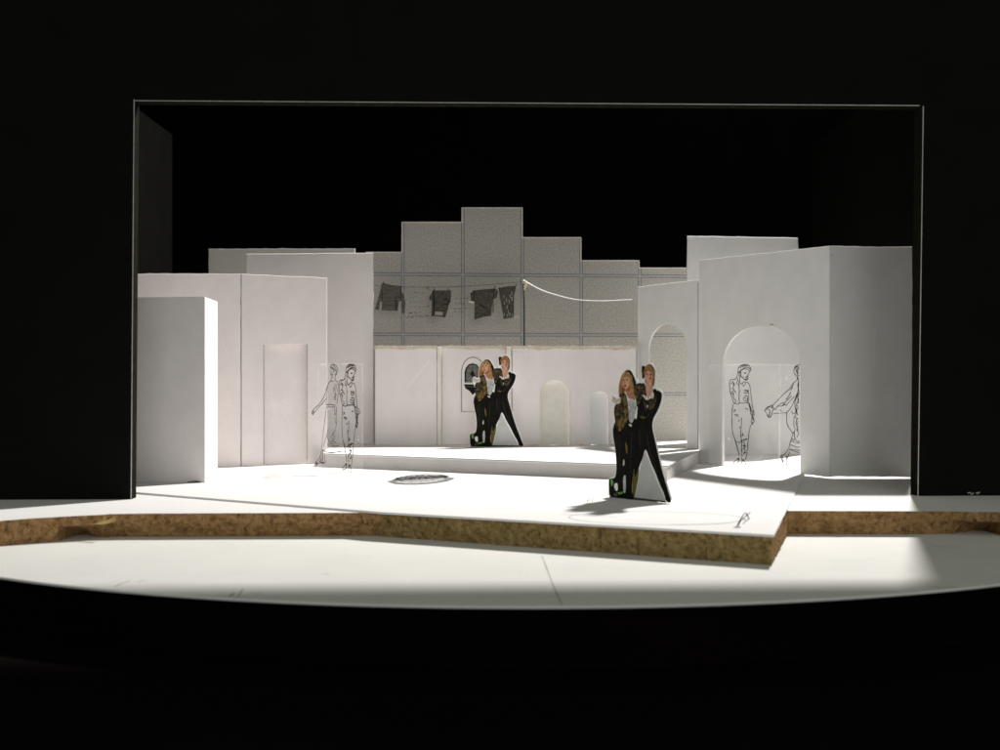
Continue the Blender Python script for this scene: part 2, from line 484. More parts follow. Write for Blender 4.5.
sq2 = [[(566, 481), (568, 483), (572, 484)], [(564, 479.4), (567, 480.4)], [(587, 503), (588, 500), (590, 499)], [(592, 502), (593, 498)], [(585, 499.5), (590, 501)],
       [(219, 477), (223, 475), (225, 476), (229, 474)], [(560, 514), (580, 515.5), (600, 516.5), (618, 517)]]
each(floor_ribbon, 'pencil_tick', [dl(l) for l in sq2], .05, .0045, PENC, deck)
tag(deck, 'bright white angled deck card on a jutting fibreboard corner, bearing a faint pencil oval', 'stage deck')

# lace-like round paper piece
cxy = G(421, 479.4)
lace = empty('paper_rosette', loc=(cxy[0], cxy[1], 0))
def lp(px, py): 
    g = G(px, py); return (g[0] - cxy[0], g[1] - cxy[1])
rimp = []
for i in range(48):
    a = 2 * math.pi * i / 48
    sc = 1 + .03 * math.sin(12 * a)
    rimp.append(lp(421 + 29.5 * math.cos(a) * sc, 479.4 + (4.9 * math.sin(a)) * sc - 1.6 * math.cos(a)))
slab('paper', rimp, .002, .02, mat('grey lace paper', (.46, .46, .45), col2=(.10, .10, .10), vscale=560, contrast=(.42, .56)), lace, ch=.005)
lines = []
for rr, n, amp in ((.90, 34, .07), (.40, 16, .16)):
    l = []
    for i in range(n * 4 + 1):
        a = math.pi * (1.0 + i / (n * 4.0)) * 1.0 - .1
        q = rr + amp * math.sin(i * math.pi / 2) 
        l.append(lp(421 + 29 * q * math.cos(a), 479.0 + 4.6 * q * math.sin(a) - 1.6 * math.cos(a)))
    lines.append(l)
for i in range(86):
    cxp = 396 + i * .6 + random.uniform(-.5, .5); w = (cxp - 421) / 29
    hgt = 4.2 * math.sqrt(max(.02, 1 - w * w))
    cyp = 479.6 - hgt * random.uniform(.0, .9) - 1.6 * w
    lines.append([lp(cxp + 1.1 * math.cos(t * .9), cyp + .75 * math.sin(t * .9)) for t in range(8)])
floor_ribbon('lace_drawing', lines, .055, .024, mat('lace ink', (.085, .085, .085), var=.5, vscale=500), lace, sm=1)
rl = [lp(421 + 29.2 * math.cos(a), 479.5 + 4.6 * math.sin(a) - 1.6 * math.cos(a)) for a in [math.pi * i / 40 for i in range(41)]]
band = [lp(421 + 28 * math.cos(a), 479.6 + 3.3 * math.sin(a) - 1.6 * math.cos(a)) for a in [math.pi * (.08 + .84 * i / 40) for i in range(41)]]
floor_ribbon('pale_rim', [band], .6, .0255, mat('pale rim', (.46, .45, .43), var=.2, vscale=300), lace, sm=0)
floor_ribbon('rim_line', [rl], .5, .027, mat('grey rim line', (.20, .20, .20), var=.3, vscale=300), lace, sm=0)
tag(lace, 'small round grey lace-patterned paper piece lying on the white deck before the step', 'paper piece')

# ------------------------------------------------------------------ raised step
a0 = G(323, 466.7); a1 = G(667.5, 481.2); a2 = G(700, 463.2)
sp = [(a0[0], a0[1]), (a1[0], a1[1]), (a2[0], a2[1]), (16.2, 96), (17, 106), (-22, 106), (-21, 99), (-13.2, 90.2)]
so = (0, 95)
step = empty('raised_step', loc=(0, 95, 0))
sl = [rel(p, so) for p in sp]
slab('step_top', sl, ST - .12, ST, FLOOR, step, ch=.02, amp=.004)
inn = inset(ccw(sl), .03)
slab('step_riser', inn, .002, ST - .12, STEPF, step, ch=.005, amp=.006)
er = [[(sl[0][0], sl[0][1] - .012), (sl[1][0] , sl[1][1] - .012)], [(sl[1][0] + .01, sl[1][1]), (sl[2][0] + .01, sl[2][1])]]
Ve = []; Fe = []
for (a, b) in er:
    k = len(Ve); Ve += [(a[0], a[1], ST - .01), (b[0], b[1], ST - .01), (b[0], b[1], ST - .055), (a[0], a[1], ST - .055)]; Fe.append((k, k + 1, k + 2, k + 3))
mesh_obj('ruled_edge_line', Ve, Fe, BLUE, step)
cr = [G(675, 467.5, .4), G(684, 458, .4)]
tag(step, 'low raised white step with a pointed right corner in front of the arched low walls', 'step')

# ------------------------------------------------------------------ proscenium and black box
PB = Plane(D(131.5, F * (EYE - BZ) / (499.3 - 375)), D(917, F * (EYE - BZ) / (496 - 375)))
pros = empty('proscenium_frame', PB)
def ph(px, py): return PB.hit(px, py)
tl, tr, bl, brr = ph(134.5, 101), ph(921.5, 106), ph(131.5, 499), ph(917, 496)
W0, W1, HT = -45.0, 88.0, 46.0
zb = BZ + .003
out = [(W0, HT), (W0, zb), (bl[0], zb), tl, tr, (brr[0], zb), (W1, zb), (W1, HT)]
def frame_panel():
    q = out; n = len(q); th = .95
    V = [(a, 0, b) for a, b in q] + [(a, th, b) for a, b in q]
    T = tess(q)
    F1 = [t for t in T] + [tuple(n + i for i in reversed(t)) for t in T]
    F2 = []
    for i in range(n):
        j = (i + 1) % n; F2.append((i, j, n + j, n + i))
    o = mesh_obj('board', V, F1 + F2, [BLACKB, OLIVE], pros)
    for p in o.data.polygons:
        if len(p.vertices) == 4: p.material_index = 1
    return o
frame_panel()
ribbon('edge_line', [[(bl[0] - .02, zb + .02), (tl[0] - .02, tl[1] + .1)]], .040, .006, LINEM, pros, 0)
ribbon('edge_line', [[(tl[0], tl[1] + .02), (tr[0] - .12, tr[1] + .02)]], .036, .006, LINEM, pros, 0)
ribbon('edge_line', [[(tr[0] + .10, tr[1] + .0), (brr[0] + .05, zb + .02)]], .040, .006, LINEM, pros, 0)
fr = []
for i in range(14):
    x = random.uniform(brr[0] + 1.5, brr[0] + 8); fr.append([(x, .0 + random.uniform(-.05, .05)), (x + random.uniform(.1, .25), random.uniform(0, .1))])
each(ribbon, 'paint_chip', fr[:8], .05, .005, SMUDGE, pros, 0)
tag(pros, 'tall matt black frame board with thin pale outline around the stage opening', 'proscenium')
SX, SB, SHT = 33.0, 124.0, 30.4
for sgn, nm, lab, db in ((-1, 'box_wall', 'black box side wall seen past the left edge of the stage opening', 119.0),
                         (1, 'box_wall', 'black box side wall with yellow scratches behind the big arched flat', 125.0)):
    pl = Plane((sgn * SX, 66.5), (sgn * SX, db)) if sgn > 0 else Plane((sgn * SX, db), (sgn * SX, 66.5))
    L0 = db - 66.5
    w = empty('box_side_panel', pl, BZ)
    panel('wall_board', [(0, .005), (L0, .005), (L0, SHT - BZ), (0, SHT - BZ)], .5, BOXW, w, ch=.04, amp=.03, step=2)
    sc = []
    if sgn > 0:
        for px, y0, y1, ln in ((862, 240, 222, 2), (858, 238, 215, -3), (864, 240, 221, 1), (876, 236, 205, 4), (916, 124, 121, 3)):
            sc.append([pl.hit(px, y0), pl.hit(px + ln * .5, (y0 + y1) / 2 + 2), pl.hit(px + ln, y1)])
        u1, z1 = pl.hit(817.5, 147); 
        sc += [[(u1 + random.uniform(-.1, .1), z) , (u1 + random.uniform(-.1, .1), z - random.uniform(.3, 1.2))] for z in [random.uniform(19, 30) for _ in range(9)]]
    else:
        for y in (146, 158, 172, 205):
            u, z = pl.hit(171.5, y); sc.append([(u, z), (u, z - .8)])
    sc = [[(u, z - BZ) for u, z in l] for l in sc]
    each(ribbon, 'scratch', sc, .07, .01, mat('yellow scratch', (.10, .09, .02)), w, 0)
    tag(w, lab, 'side panel')
bp = Plane((-85, SB + 9), (85, SB + 9))
bd = panel('backdrop', [(0, .005), (170, .005), (170, 58), (0, 58)], .5, mat('deep black cloth', (.0010, .0010, .0009), rough=1.0, var=.3, vscale=40, spec=.0), None, amp=0)
bp.place(bd, BZ); tag(bd, 'black backdrop board closing the rear of the stage box', 'backdrop')

# ------------------------------------------------------------------ left hand flats
# nearest tall box
b0 = G(204.8, 482.6); b1 = G(217.6, 475.8)
bx = [(-24.5, b0[1] + .8), (b0[0], b0[1]), (b1[0], b1[1]), (-24.9, b1[1] + .6)]
ztop = EYE + (375 - 296.6) / F * b0[1]
org = (b0[0], b0[1])
box = slab('tall_box', [rel(p, org) for p in bx], .004, ztop, WARM, None, ch=.05, amp=.012, step=1.2)
# uneven glued top seam and vertical wobble: a few rings up the sides
box.location = (org[0] * CM, org[1] * CM, 0)
BXP = Plane((bx[0][0], bx[0][1]), (b0[0], b0[1]))
tag(box, 'tall plain white card box nearest the left edge, its right side brightly lit', 'box flat')
sm = [[(x * .13 - .9, .02 + .0) for x in range(6)]]
v = [(-1.05, -.01, .0), (-.3, -.012, .0), (-.25, -.012, .05), (-.55, -.012, .09), (-.9, -.012, .06), (-1.05, -.01, .03)]
mesh_obj('glue_blob', [(a, b - .0, c + .02) for a, b, c in v], [tuple(range(len(v)))], POLE, box)

# wall with the recessed door: two cards meeting at a fold
s0 = G(139, 470); s1 = G(241.2, 466.6); s2 = G(327.3, 463.3)
PW1 = Plane((G(110, 470.5)[0], G(110, 470.5)[1] - 0.0), s1[:2]); PW2 = Plane(s1[:2], s2[:2])
zt1 = PW2.hit(241.2, 273.6)[1]; zt2 = PW2.hit(327.3, 277.8)[1]
doorwall = empty('door_flat', PW2)
L1 = (PW1.B - PW1.A).length
wl = panel('left_card', [(0, .003), (L1 - .02, .003), (L1 - .02, zt1), (0, PW1.hit(112, 273.6)[1])], .22, WARM, doorwall)
# place the left leaf in the frame of the fold
wl.rotation_euler = (0, 0, PW1.rot - PW2.rot)
dv = PW1.A - PW2.A; ca, sa = math.cos(-PW2.rot), math.sin(-PW2.rot)
wl.location = ((dv.x * ca - dv.y * sa) * CM, (dv.x * sa + dv.y * ca) * CM, 0)
L2 = (PW2.B - PW2.A).length
d0 = PW2.hit(264, 345); d1 = PW2.hit(306.6, 344.2)
panel('right_card', [(.02, .003), (d0[0], .003), d0, d1, (d1[0], .003), (L2, .003), (L2, zt2), (.02, zt1)], .22, WARM, doorwall)
panel('door', [(d0[0] - .6, .003), (d1[0] + .6, .003), (d1[0] + .6, d0[1] + .6), (d0[0] - .6, d0[1] + .6)], .15, WARM, doorwall, y0=.4)
ribbon('fold_line', [[(0.0, .05), (0.0, zt1 - .05)]], .05, .008, BLUE, doorwall, 0)
ribbon('door_outline', [[(d0[0] - .02, .1), (d0[0] - .02, d0[1])], [(d1[0] + .03, .3), (d1[0] + .03, d1[1])]], .055, .006, BLUE, doorwall, 0)
each(ribbon, 'glue_strand', [PW2.us(l) for l in ([(219, 332), (229, 358), (237, 396), (231, 404)], [(218, 370), (222, 381), (226, 386)], [(216, 374), (221, 385)], [(236, 398), (228, 408), (220, 418)],
        [(267, 397), (272, 399)], [(281, 400), (287, 404)], [(222, 424), (227, 417)])], .03, .012, GLUE, doorwall)
tag(doorwall, 'folded white wall flat with a tall rectangular doorway behind the near box', 'wall flat')

# flat behind it, standing on the step
PL3 = Plane(D(246, 96.2), D(373.2, 97.6))
L3 = (PL3.B - PL3.A).length
w3 = panel('plain_flat', [(0, ST + .004), (L3, ST + .004), (L3, PL3.hit(373, 252.6)[1]), (0, PL3.hit(246, 253.8)[1])], .25, WARM, None, ch=.045)
PL3.place(w3); tag(w3, 'tall plain white wall flat directly left of the tiled wall', 'wall flat')
ribbon('edge_line', [[(L3 - .03, ST + .1), (L3 - .03, PL3.hit(373, 253.5)[1])]], .06, .006, PALE, w3, 0)
ribbon('paper_nick', [PL3.us([(249.5, 254), (250, 257), (250.4, 259)])], .09, .01, GLUE, w3)
PL4 = Plane(D(208.5, 108), D(355, 108.5))
L4 = (PL4.B - PL4.A).length
w4 = panel('back_flat', [(0, .004), (L4, .004), (L4, PL4.hit(355, 248.6)[1]), (0, PL4.hit(208.5, 248.8)[1])], .25, GREY, None)
PL4.place(w4); tag(w4, 'greyish rear wall flat farthest back on the left, only its top and left edge showing', 'wall flat')

# ------------------------------------------------------------------ stepped tiled wall
PT = Plane(D(366, 100.6), D(700, 103.2))
th = PT.hit
def colz(px, py): return th(px, py)
tops = [(366, 252.3), (402, 252.3), (402, 222.3), (462, 222.3), (462, 207.8), (522.3, 207.8), (522.3, 237.6), (581, 237.6), (581, 260.6), (639, 260.6), (639, 268), (698, 268)]
u_hi = th(700, 300)[0]
pts = [(0, ST + .004), (u_hi, ST + .004)] + [th(*p) for p in reversed(tops)]
pts[2] = (u_hi, pts[2][1]); pts[-1] = (0, pts[-1][1])
us_ = [th(x, 274)[0] for x in (402, 462, 522.3, 581, 639)]
pitch = (us_[-1] - us_[0]) / 4
zj = th(500, 275)[1]
pitchz = (th(500, 275)[1] - th(500, 334.6)[1])
tw = panel('tiled_flat', pts, .25, tile_mat((pitch + pitchz) / 2, us_[2], zj), None, ch=.03, amp=.006)
PT.place(tw); tag(tw, 'speckled grey wall ruled into square tiles with a stepped skyline, tallest in the middle', 'wall flat')
cap = []
tp_ = [th(*p) for p in tops]
ribbon('bare_edge', [[tp_[i], tp_[i + 1]] for i in range(0, len(tp_) - 1, 1)], .07, .005, PALE, tw, 0)

# ------------------------------------------------------------------ low wall in three leaves
dl1 = F * (EYE - ST) / (445.3 - 375); dl3a = F * (EYE - ST) / (446 - 375); dl3b = F * (EYE - ST) / (444.6 - 375)
LWt = 346.0
def low_leaf(pxa, pxb, da, db, label, nm='low_flat', notch=None):
    P = Plane(D(pxa, da), D(pxb, db)); L = (P.B - P.A).length
    za = P.hit(pxa, LWt)[1]; zb2 = P.hit(pxb, LWt)[1]
    pts = [(0, ST + .004)]
    if notch:
        for xa, xb, ys, yp in notch:
            pts += arch(P.hit(xa, 400)[0], P.hit(xb, 400)[0], P.hit((xa + xb) / 2, ys)[1], P.hit((xa + xb) / 2, yp)[1], z0=ST + .004)
    pts += [(L, ST + .004), (L, zb2), (0, za)]
    root = empty(nm, P)
    panel('card', pts, .3, WARM, root, ch=.03, amp=.010)
    # torn brown liner along the top
    t = []; n = int(L / .25)
    for i in range(n + 1): t.append((L * i / n, za - .24 + random.gauss(0, .025) + .05 * math.sin(i * .5)))
    for i in range(n, -1, -1): t.append((L * i / n, za + .012 + abs(random.gauss(0, .02))))
    patch('torn_edge', t, .012, TAN, root)
    # white curls of torn paper
    cl = []
    for i in range(int(L * 1.2)):
        u = random.uniform(.1, L - .3); cl.append([(u, za + .0), (u + random.uniform(.1, .4), za + random.uniform(.0, .05))])
    each(ribbon, 'paper_fray', cl, .035, .02, GLUE, root, 0)
    tag(root, label, 'low wall')
    return root, P, L, za
r1, P1, Lw1, z1 = low_leaf(374.5, 437, dl1, dl1 + .1, 'blank low white wall leaf left of the niche drawing, with a shiny scratch')
ribbon('fold_line', [[(.02, ST), (.02, z1 - .3)]], .06, .008, BLUE, r1, 0)
each(ribbon, 'glue_scratch', [P1.us(l) for l in ([(427, 364), (422, 370), (415.5, 377), (411, 383), (406.5, 388)], [(429, 360), (427.5, 364)], [(417, 376), (414, 379)])], .05, .012, GLUE, r1)
r2, P2, Lw2, z2 = low_leaf(441.8, 506, dl1 + .35, dl1 + .35, 'low white wall leaf with an arched window niche drawn on it')
for xa, xb in ((437.3, 441.4), (506.3, 510.8)):
    Pq = Plane(D(xa, dl1 - .02), D(xb, dl1 - .02)); Lq = (Pq.B - Pq.A).length
    q = panel('edge_batten', [(0, ST + .004), (Lq, ST + .004), (Lq, Pq.hit(xb, 346.6)[1]), (0, Pq.hit(xa, 346.6)[1])], .5, PALE, None, ch=.03)
    Pq.place(q)
    tag(q, 'narrow pale card strip between the blank leaf and the niche leaf of the low wall' if xa < 450 else 'narrow pale card strip behind the rear pair of cutout women', 'card strip')
h2 = P2.hit
ribbon('arch_outline', [P2.us([(461.4, 411.5), (461.4, 372), (462.4, 366), (465, 361), (469, 358), (473, 357.2), (477, 358), (481, 361), (483.6, 366), (484.6, 372), (484.6, 411.5), (461.4, 411.5)])], .075, .010, BLUE, r2, 0)
nich = [(465.3, 382.5), (465.3, 372), (466.5, 368), (469, 365), (472.6, 363.8), (476.5, 365), (479, 368), (480, 372), (480, 382.5)]
patch('niche_drawing', P2.us(nich), .011, mat('printed grey grille', (.20, .205, .19), col2=(.09, .09, .085), vscale=500), r2)
ribbon('niche_frame', [P2.us(nich)], .11, .013, INK, r2, 0)
patch('lantern', P2.us([(472.5, 370), (474, 373), (475, 376), (473.5, 379), (471.5, 376), (470.3, 373.5)]), .014, INK, r2)
ribbon('grille', [P2.us(l) for l in ([(472.6, 364), (472.6, 382)], [(466, 372), (472.6, 375.5), (479.4, 372)], [(467, 378), (472, 374)], [(478.5, 378), (473, 374)])], .035, .0135, INK, r2, 0)
patch('sill', P2.us([(463.5, 382.6), (481.6, 382.6), (481.2, 384.2), (464, 384.2)]), .0145, PALE, r2)
patch('bracket', P2.us([(464, 384.3), (481, 384.3), (480.2, 388), (477, 391), (472.6, 395), (469.5, 391), (465.4, 388.5)]), .0125, INK, r2)
ribbon('bracket_light', [P2.us([(466 + i * 1.6, 385.6), (466.6 + i * 1.6, 387.4)]) for i in range(9)], .04, .0142, INKL, r2, 0)
r3, P3, Lw3, z3 = low_leaf(511.5, 637, dl3a, dl3b, 'longest low white wall leaf, pierced by one large and one small blind arch', notch=[(540.3, 570.6, 392, 380.5), (591, 609.6, 398, 391.2)])
for xa, xb, yp, nm in ((537, 574, 376, 0), (588, 613, 387, 1)):
    ua, ub = P3.hit(xa, 400)[0], P3.hit(xb, 400)[0]
    panel('arch_backing', [(ua, ST + .004), (ub, ST + .004), (ub, P3.hit(xa, yp)[1]), (ua, P3.hit(xa, yp)[1])], .1, NEUT if nm else PALE, r3, y0=.42)
each(ribbon, 'pencil_dot', [[(u, z3 - .45 + random.gauss(0, .03)), (u + .05, z3 - .46)] for u in (.3, .55, .9, 1.35, 1.4)], .04, .01, PENCD, r3, 0)
each(ribbon, 'edge_line', [[(.05, ST + .1), (.05, z3 - .3)], [(Lw3 - .05, ST + .1), (Lw3 - .05, z3 - .2)]], .05, .008, BLUE, r3, 0)
foot = [P3.us([(a, 444.4), (b, 444.4)]) for a, b in ((528, 538), (576, 585))]
each(ribbon, 'paper_foot', [[(u, ST + .06) for u, z in l] for l in foot], .07, .02, TAN, r3, 0)

# ------------------------------------------------------------------ right hand flats
rb = F * (EYE - ST) / (449.6 - 375)
zR2 = EYE + (375 - 279.6) / F * rb
dA = (zR2 - EYE) * F / (375 - 286.6)
PR2 = Plane(D(637.6, dA), D(698.5, rb)); LR2 = (PR2.B - PR2.A).length
aL, aR = PR2.hit(648, 400)[0], PR2.hit(686.3, 400)[0]
am = PR2.hit(668, 323.4)[1]; asp = PR2.hit(668, 350)[1]
w = empty('narrow_arch_flat', PR2)
panel('card', [(0, ST + .004)] + arch(aL, aR, asp, am, z0=ST + .004) + [(LR2, ST + .004), (LR2, zR2), (0, PR2.hit(637.6, 286.6)[1])], .22, NEUT, w, ch=.035)
ribbon('edge_line', [[(LR2 - .03, ST + .05), (LR2 - .03, zR2 - .2)]], .11, .008, BLUE, w, 0)
ribbon('cut_edge', [[(aL - .03, ST + .3)] + [(a - .03 if a < (aL + aR) / 2 else a, b) for a, b in arch(aL, aR, asp, am)[1:16]]], .06, .007, PALE, w, 0)
tag(w, 'narrow white flat with a tall round-headed opening showing tiles through it', 'arched flat')

q0 = G(699.2, 463.2); q1 = G(829.8, 477.2)
PR1 = Plane(q0[:2], q1[:2]); LR1 = (PR1.B - PR1.A).length
zA = PR1.hit(698, 260.3)[1]; zB = PR1.hit(830.3, 245.7)[1]
aL, aR = PR1.hit(722.3, 420)[0], PR1.hit(800, 420)[0]
asp = PR1.hit(761, 364)[1]; am = PR1.hit(761, 325)[1]
bigarch = empty('big_arch_flat', PR1)
# opening traced point by point: it is a little lopsided
rim_ = [(722.3, 364), (723.4, 355), (727, 345.5), (733, 337), (741, 330.5), (751, 326.5), (761, 325.2), (771, 326.3), (781, 330), (789, 336), (795, 344), (798.6, 353), (800, 364)]
rim_ = chaikin(rim_, 2, False)
op = [(aL, .004)] + PR1.us(rim_) + [(aR, .004)]
panel('arch_card', [(0, .004)] + op + [(LR1, .004), (LR1, zB), (0, zA)], .2, NEUT, bigarch, ch=.03)
PRb = Plane(q1[:2], (D(912.5, q1[1] - .2)))
LRb = (PRb.B - PRb.A).length
rc = panel('return_card', [(.03, .03), (LRb * .55, .045), (LRb, .03), (LRb, PRb.hit(912.5, 246.4)[1]), (LRb * .6, PRb.hit(880, 246.9)[1]), (.03, zB)], .2, NEUT, bigarch)
rc.rotation_euler = (0, 0, PRb.rot - PR1.rot)
dv = PRb.A - PR1.A; ca, sa = math.cos(-PR1.rot), math.sin(-PR1.rot)
rc.location = ((dv.x * ca - dv.y * sa) * CM, (dv.x * sa + dv.y * ca) * CM, 0)
ribbon('cut_edge', [PR1.us([(722, 440)] + rim_[:30])], .055, .006, PALE, bigarch, 0)
ribbon('corner_line', [[(LR1 - .01, .05), (LR1 - .01, zB)]], .05, .007, TAN, bigarch, 0)
ribbon('scuff', [[(2.9 * LRb / 5.4, 7.0), (2.95 * LRb / 5.4, 7.3), (2.9 * LRb / 5.4, 7.9), (2.95 * LRb / 5.4, 9.5)]], .05, .008, GLUE, rc, 0)
each(ribbon, 'pencil_dot', [[(.14, 14.2), (.2, 14.25)], [(4.2, 5.1), (4.24, 5.12)]], .06, .008, PENCD, rc, 0)
ribbon('pencil_smudge', [PR1.us([(770, 325), (772, 324), (774, 325.5)])], .08, .007, SMUDGE, bigarch, 0)
tag(bigarch, 'large white corner flat with a wide round arch beside the right frame leg', 'arched flat')

PR0 = Plane(D(687.3, 98.4), D(798, 98.0)); LR0 = (PR0.B - PR0.A).length
w0 = panel('rear_flat', [(0, .004), (PR0.hit(804, 400)[0], .004), (PR0.hit(802, 300)[0], PR0.hit(802, 300)[1]), (LR0, PR0.hit(798, 237.8)[1]), (0, PR0.hit(687.3, 235.8)[1])], .25, NEUT, None, ch=.04)
PR0.place(w0); tag(w0, 'plain white rear flat seen through and above the big arch', 'wall flat')

# ------------------------------------------------------------------ acetate sheets with ink drawings
def acetate(name, P, pxa, pxb, ytop, label, z0=0.0):
    root = empty(name, P)
    ua = P.hit(pxa, 400)[0]; ub = P.hit(pxb, 400)[0]; zt = P.hit((pxa + pxb) / 2, ytop)[1]
    n_ = 14; V = []
    for i in range(n_ + 1):
        u = ua + (ub - ua) * i / n_; bow = .05 * math.sin(math.pi * i / n_)
        V += [(u, bow, z0 + .005), (u, bow, zt)]
    mesh_obj('clear_sheet', V, [(2 * i, 2 * i + 2, 2 * i + 3, 2 * i + 1) for i in range(n_)], ACET, root)
    return root, ua, ub, zt
EDGE = acetate_mat('frosted cut edge glint', .45, .0)  # whitish frosting stands for the bright glint along the cut edges
def Z(pts, ox, oy, sc=11.54): return [(ox + a / sc, oy + b / sc) for a, b in pts]

MAN = [[(150,195),(152,155),(185,118),(240,108),(280,122),(296,160),(302,182),(285,190),(262,166),(215,160),(182,184),(165,215)],
 [(160,200),(186,176),(222,150),(265,145),(290,165)],[(170,150),(205,135),(250,128)],[(180,128),(225,118),(265,130)],
 [(285,190),(276,212),(264,236),(268,262),(255,292),(230,292),(212,270),(196,250)],[(228,258),(255,262),(246,285),(226,276),(250,298),(262,270)],
 [(220,210),(232,204),(244,212)],[(222,214),(240,216)],[(250,240),(266,250),(246,254)],
 [(172,190),(186,214),(178,240),(196,262)],[(155,200),(170,222),(158,246)],[(150,195),(140,255),(116,285)],[(175,235),(168,300),(160,340)],
 [(160,300),(188,346),(225,300),(240,332),(214,366),(200,346)],[(140,262),(150,300),(128,330),(160,345)],
 [(116,285),(70,282),(48,318),(54,370),(58,430),(74,468),(84,510),(102,560)],
 [(62,335),(96,318),(112,350),(88,380),(108,412),(74,430),(106,450),(94,500),(132,530),(110,562)],[(84,300),(104,340),(84,352),(112,330)],[(66,440),(100,436),(86,466)],[(100,400),(128,440)],[(76,392),(104,392)],
 [(160,340),(166,420),(160,490),(166,555)],[(174,410),(178,416)],[(174,470),(178,476)],
 [(240,312),(266,320),(286,352),(296,430),(306,520),(316,600),(334,660)],[(266,400),(276,480),(268,550),(290,612),(298,680),(312,720)],[(280,560),(304,640),(318,700)],
 [(214,410),(250,404),(266,430),(240,452),(216,430)],[(222,424),(256,420)],[(222,480),(250,470),(266,505),(250,542),(214,522),(206,500),(236,492),(246,520)],[(240,470),(262,480),(256,540),(272,560)],
 [(100,560),(150,572),(166,556),(268,556)],[(96,570),(80,640),(78,730),(86,900),(96,930),(126,1000),(150,1100),(165,1172)],[(112,970),(132,1040),(156,1130)],
 [(276,560),(300,690)],[(296,808),(276,900),(268,980),(262,1060),(246,1170),(236,1212)],[(266,1000),(256,1080)],
 [(314,640),(340,690),(324,730),(342,762),(318,798),(300,790),(312,720)],[(318,770),(306,800),(322,806)],[(326,680),(314,720),(330,760)],
 [(190,725),(190,800),(178,920),(196,1000),(190,1100),(188,1172),(206,1160)],[(200,985),(190,1060),(200,1120)],[(205,900),(190,950),(214,920)],
 [(94,640),(126,632),(114,655),(94,660)],[(104,690),(146,690),(156,710),(120,704)],[(230,625),(255,620),(262,636)],[(150,770),(172,750)],[(164,850),(182,830)],
 [(140,1000),(166,1022),(190,985)],[(200,985),(240,970),(262,970),(206,1000),(232,1032),(200,1062),(246,1040),(216,1090),(242,1110),(200,1150),(240,1124)],[(210,1040),(236,1060),(206,1086)],
 [(156,1190),(130,1212),(92,1246),(110,1262),(150,1250),(166,1212),(158,1190)],[(140,1200),(158,1190),(164,1204),(144,1212),(160,1198)],
 [(190,1185),(200,1230),(190,1270),(216,1294),(246,1280),(232,1240),(216,1216),(196,1210)],[(196,1212),(216,1220),(222,1206),(200,1216)]]
WOMR = [[(862,112),(822,124),(796,155),(794,200),(814,240),(836,250),(830,292)],[(806,150),(840,130),(856,170),(818,190),(846,212),(822,232),(858,240)],[(836,120),(812,160),(830,210)],[(850,130),(826,180),(850,220)],
 [(826,296),(782,330),(750,390),(680,450),(600,530),(550,590),(518,590),(480,610),(452,650),(478,666),(490,712),(520,728),(536,700),(546,650),(562,625)],[(540,575),(556,610),(540,622),(550,584)],[(480,620),(510,600),(540,606)],[(470,640),(500,622),(522,650),(508,690)],[(490,700),(520,690),(500,722),(526,716)],
 [(556,676),(700,672),(742,640),(790,560),(830,450)],[(590,612),(640,560),(700,550),(650,600),(722,520),(770,470)],[(600,596),(660,590),(700,570)],[(624,630),(660,652)],[(700,590),(762,520),(802,480)],[(790,330),(770,390),(740,420),(780,380)],[(560,610),(580,640),(600,600)],[(700,520),(740,470),(760,430)],
 [(838,250),(852,330),(842,420),(820,500),(800,580),(822,660),(790,690),(766,650)],[(850,300),(836,370),(858,420),(830,480),(856,530),(820,560),(850,610),(812,640),(846,700)],[(840,540),(812,600),(836,650),(806,720),(846,740)],[(858,440),(836,500),(850,560)],
 [(712,660),(710,790),(742,850),(786,910)],[(800,700),(790,800),(812,860),(786,910),(760,980),(746,1040),(730,1090),(862,1102)],[(800,880),(802,960),(840,1010),(862,990)],[(830,740),(816,800),(850,840),(820,870),(856,900),(830,950)],[(846,760),(824,830),(846,880)],
 [(760,992),(800,1012),(862,1016)],[(750,1040),(800,1052),(832,1072),(862,1060)],[(740,1096),(800,1112),(862,1130)],[(770,960),(790,1000),(806,960)],
 [(730,1090),(690,1150),(645,1166),(650,1200),(668,1240),(680,1280),(700,1306),(714,1300),(706,1250),(720,1190),(746,1120)],[(645,1168),(668,1184),(656,1220),(676,1240),(664,1210)],[(700,1160),(712,1180),(704,1210)],[(680,1282),(700,1290),(692,1302)],
 # the half hidden behind the flat
 [(862,112),(900,130),(912,180),(890,240),(880,290),(930,320),(950,420),(930,560),(920,660),(960,800),(980,1000),(970,1110),(862,1102)]]
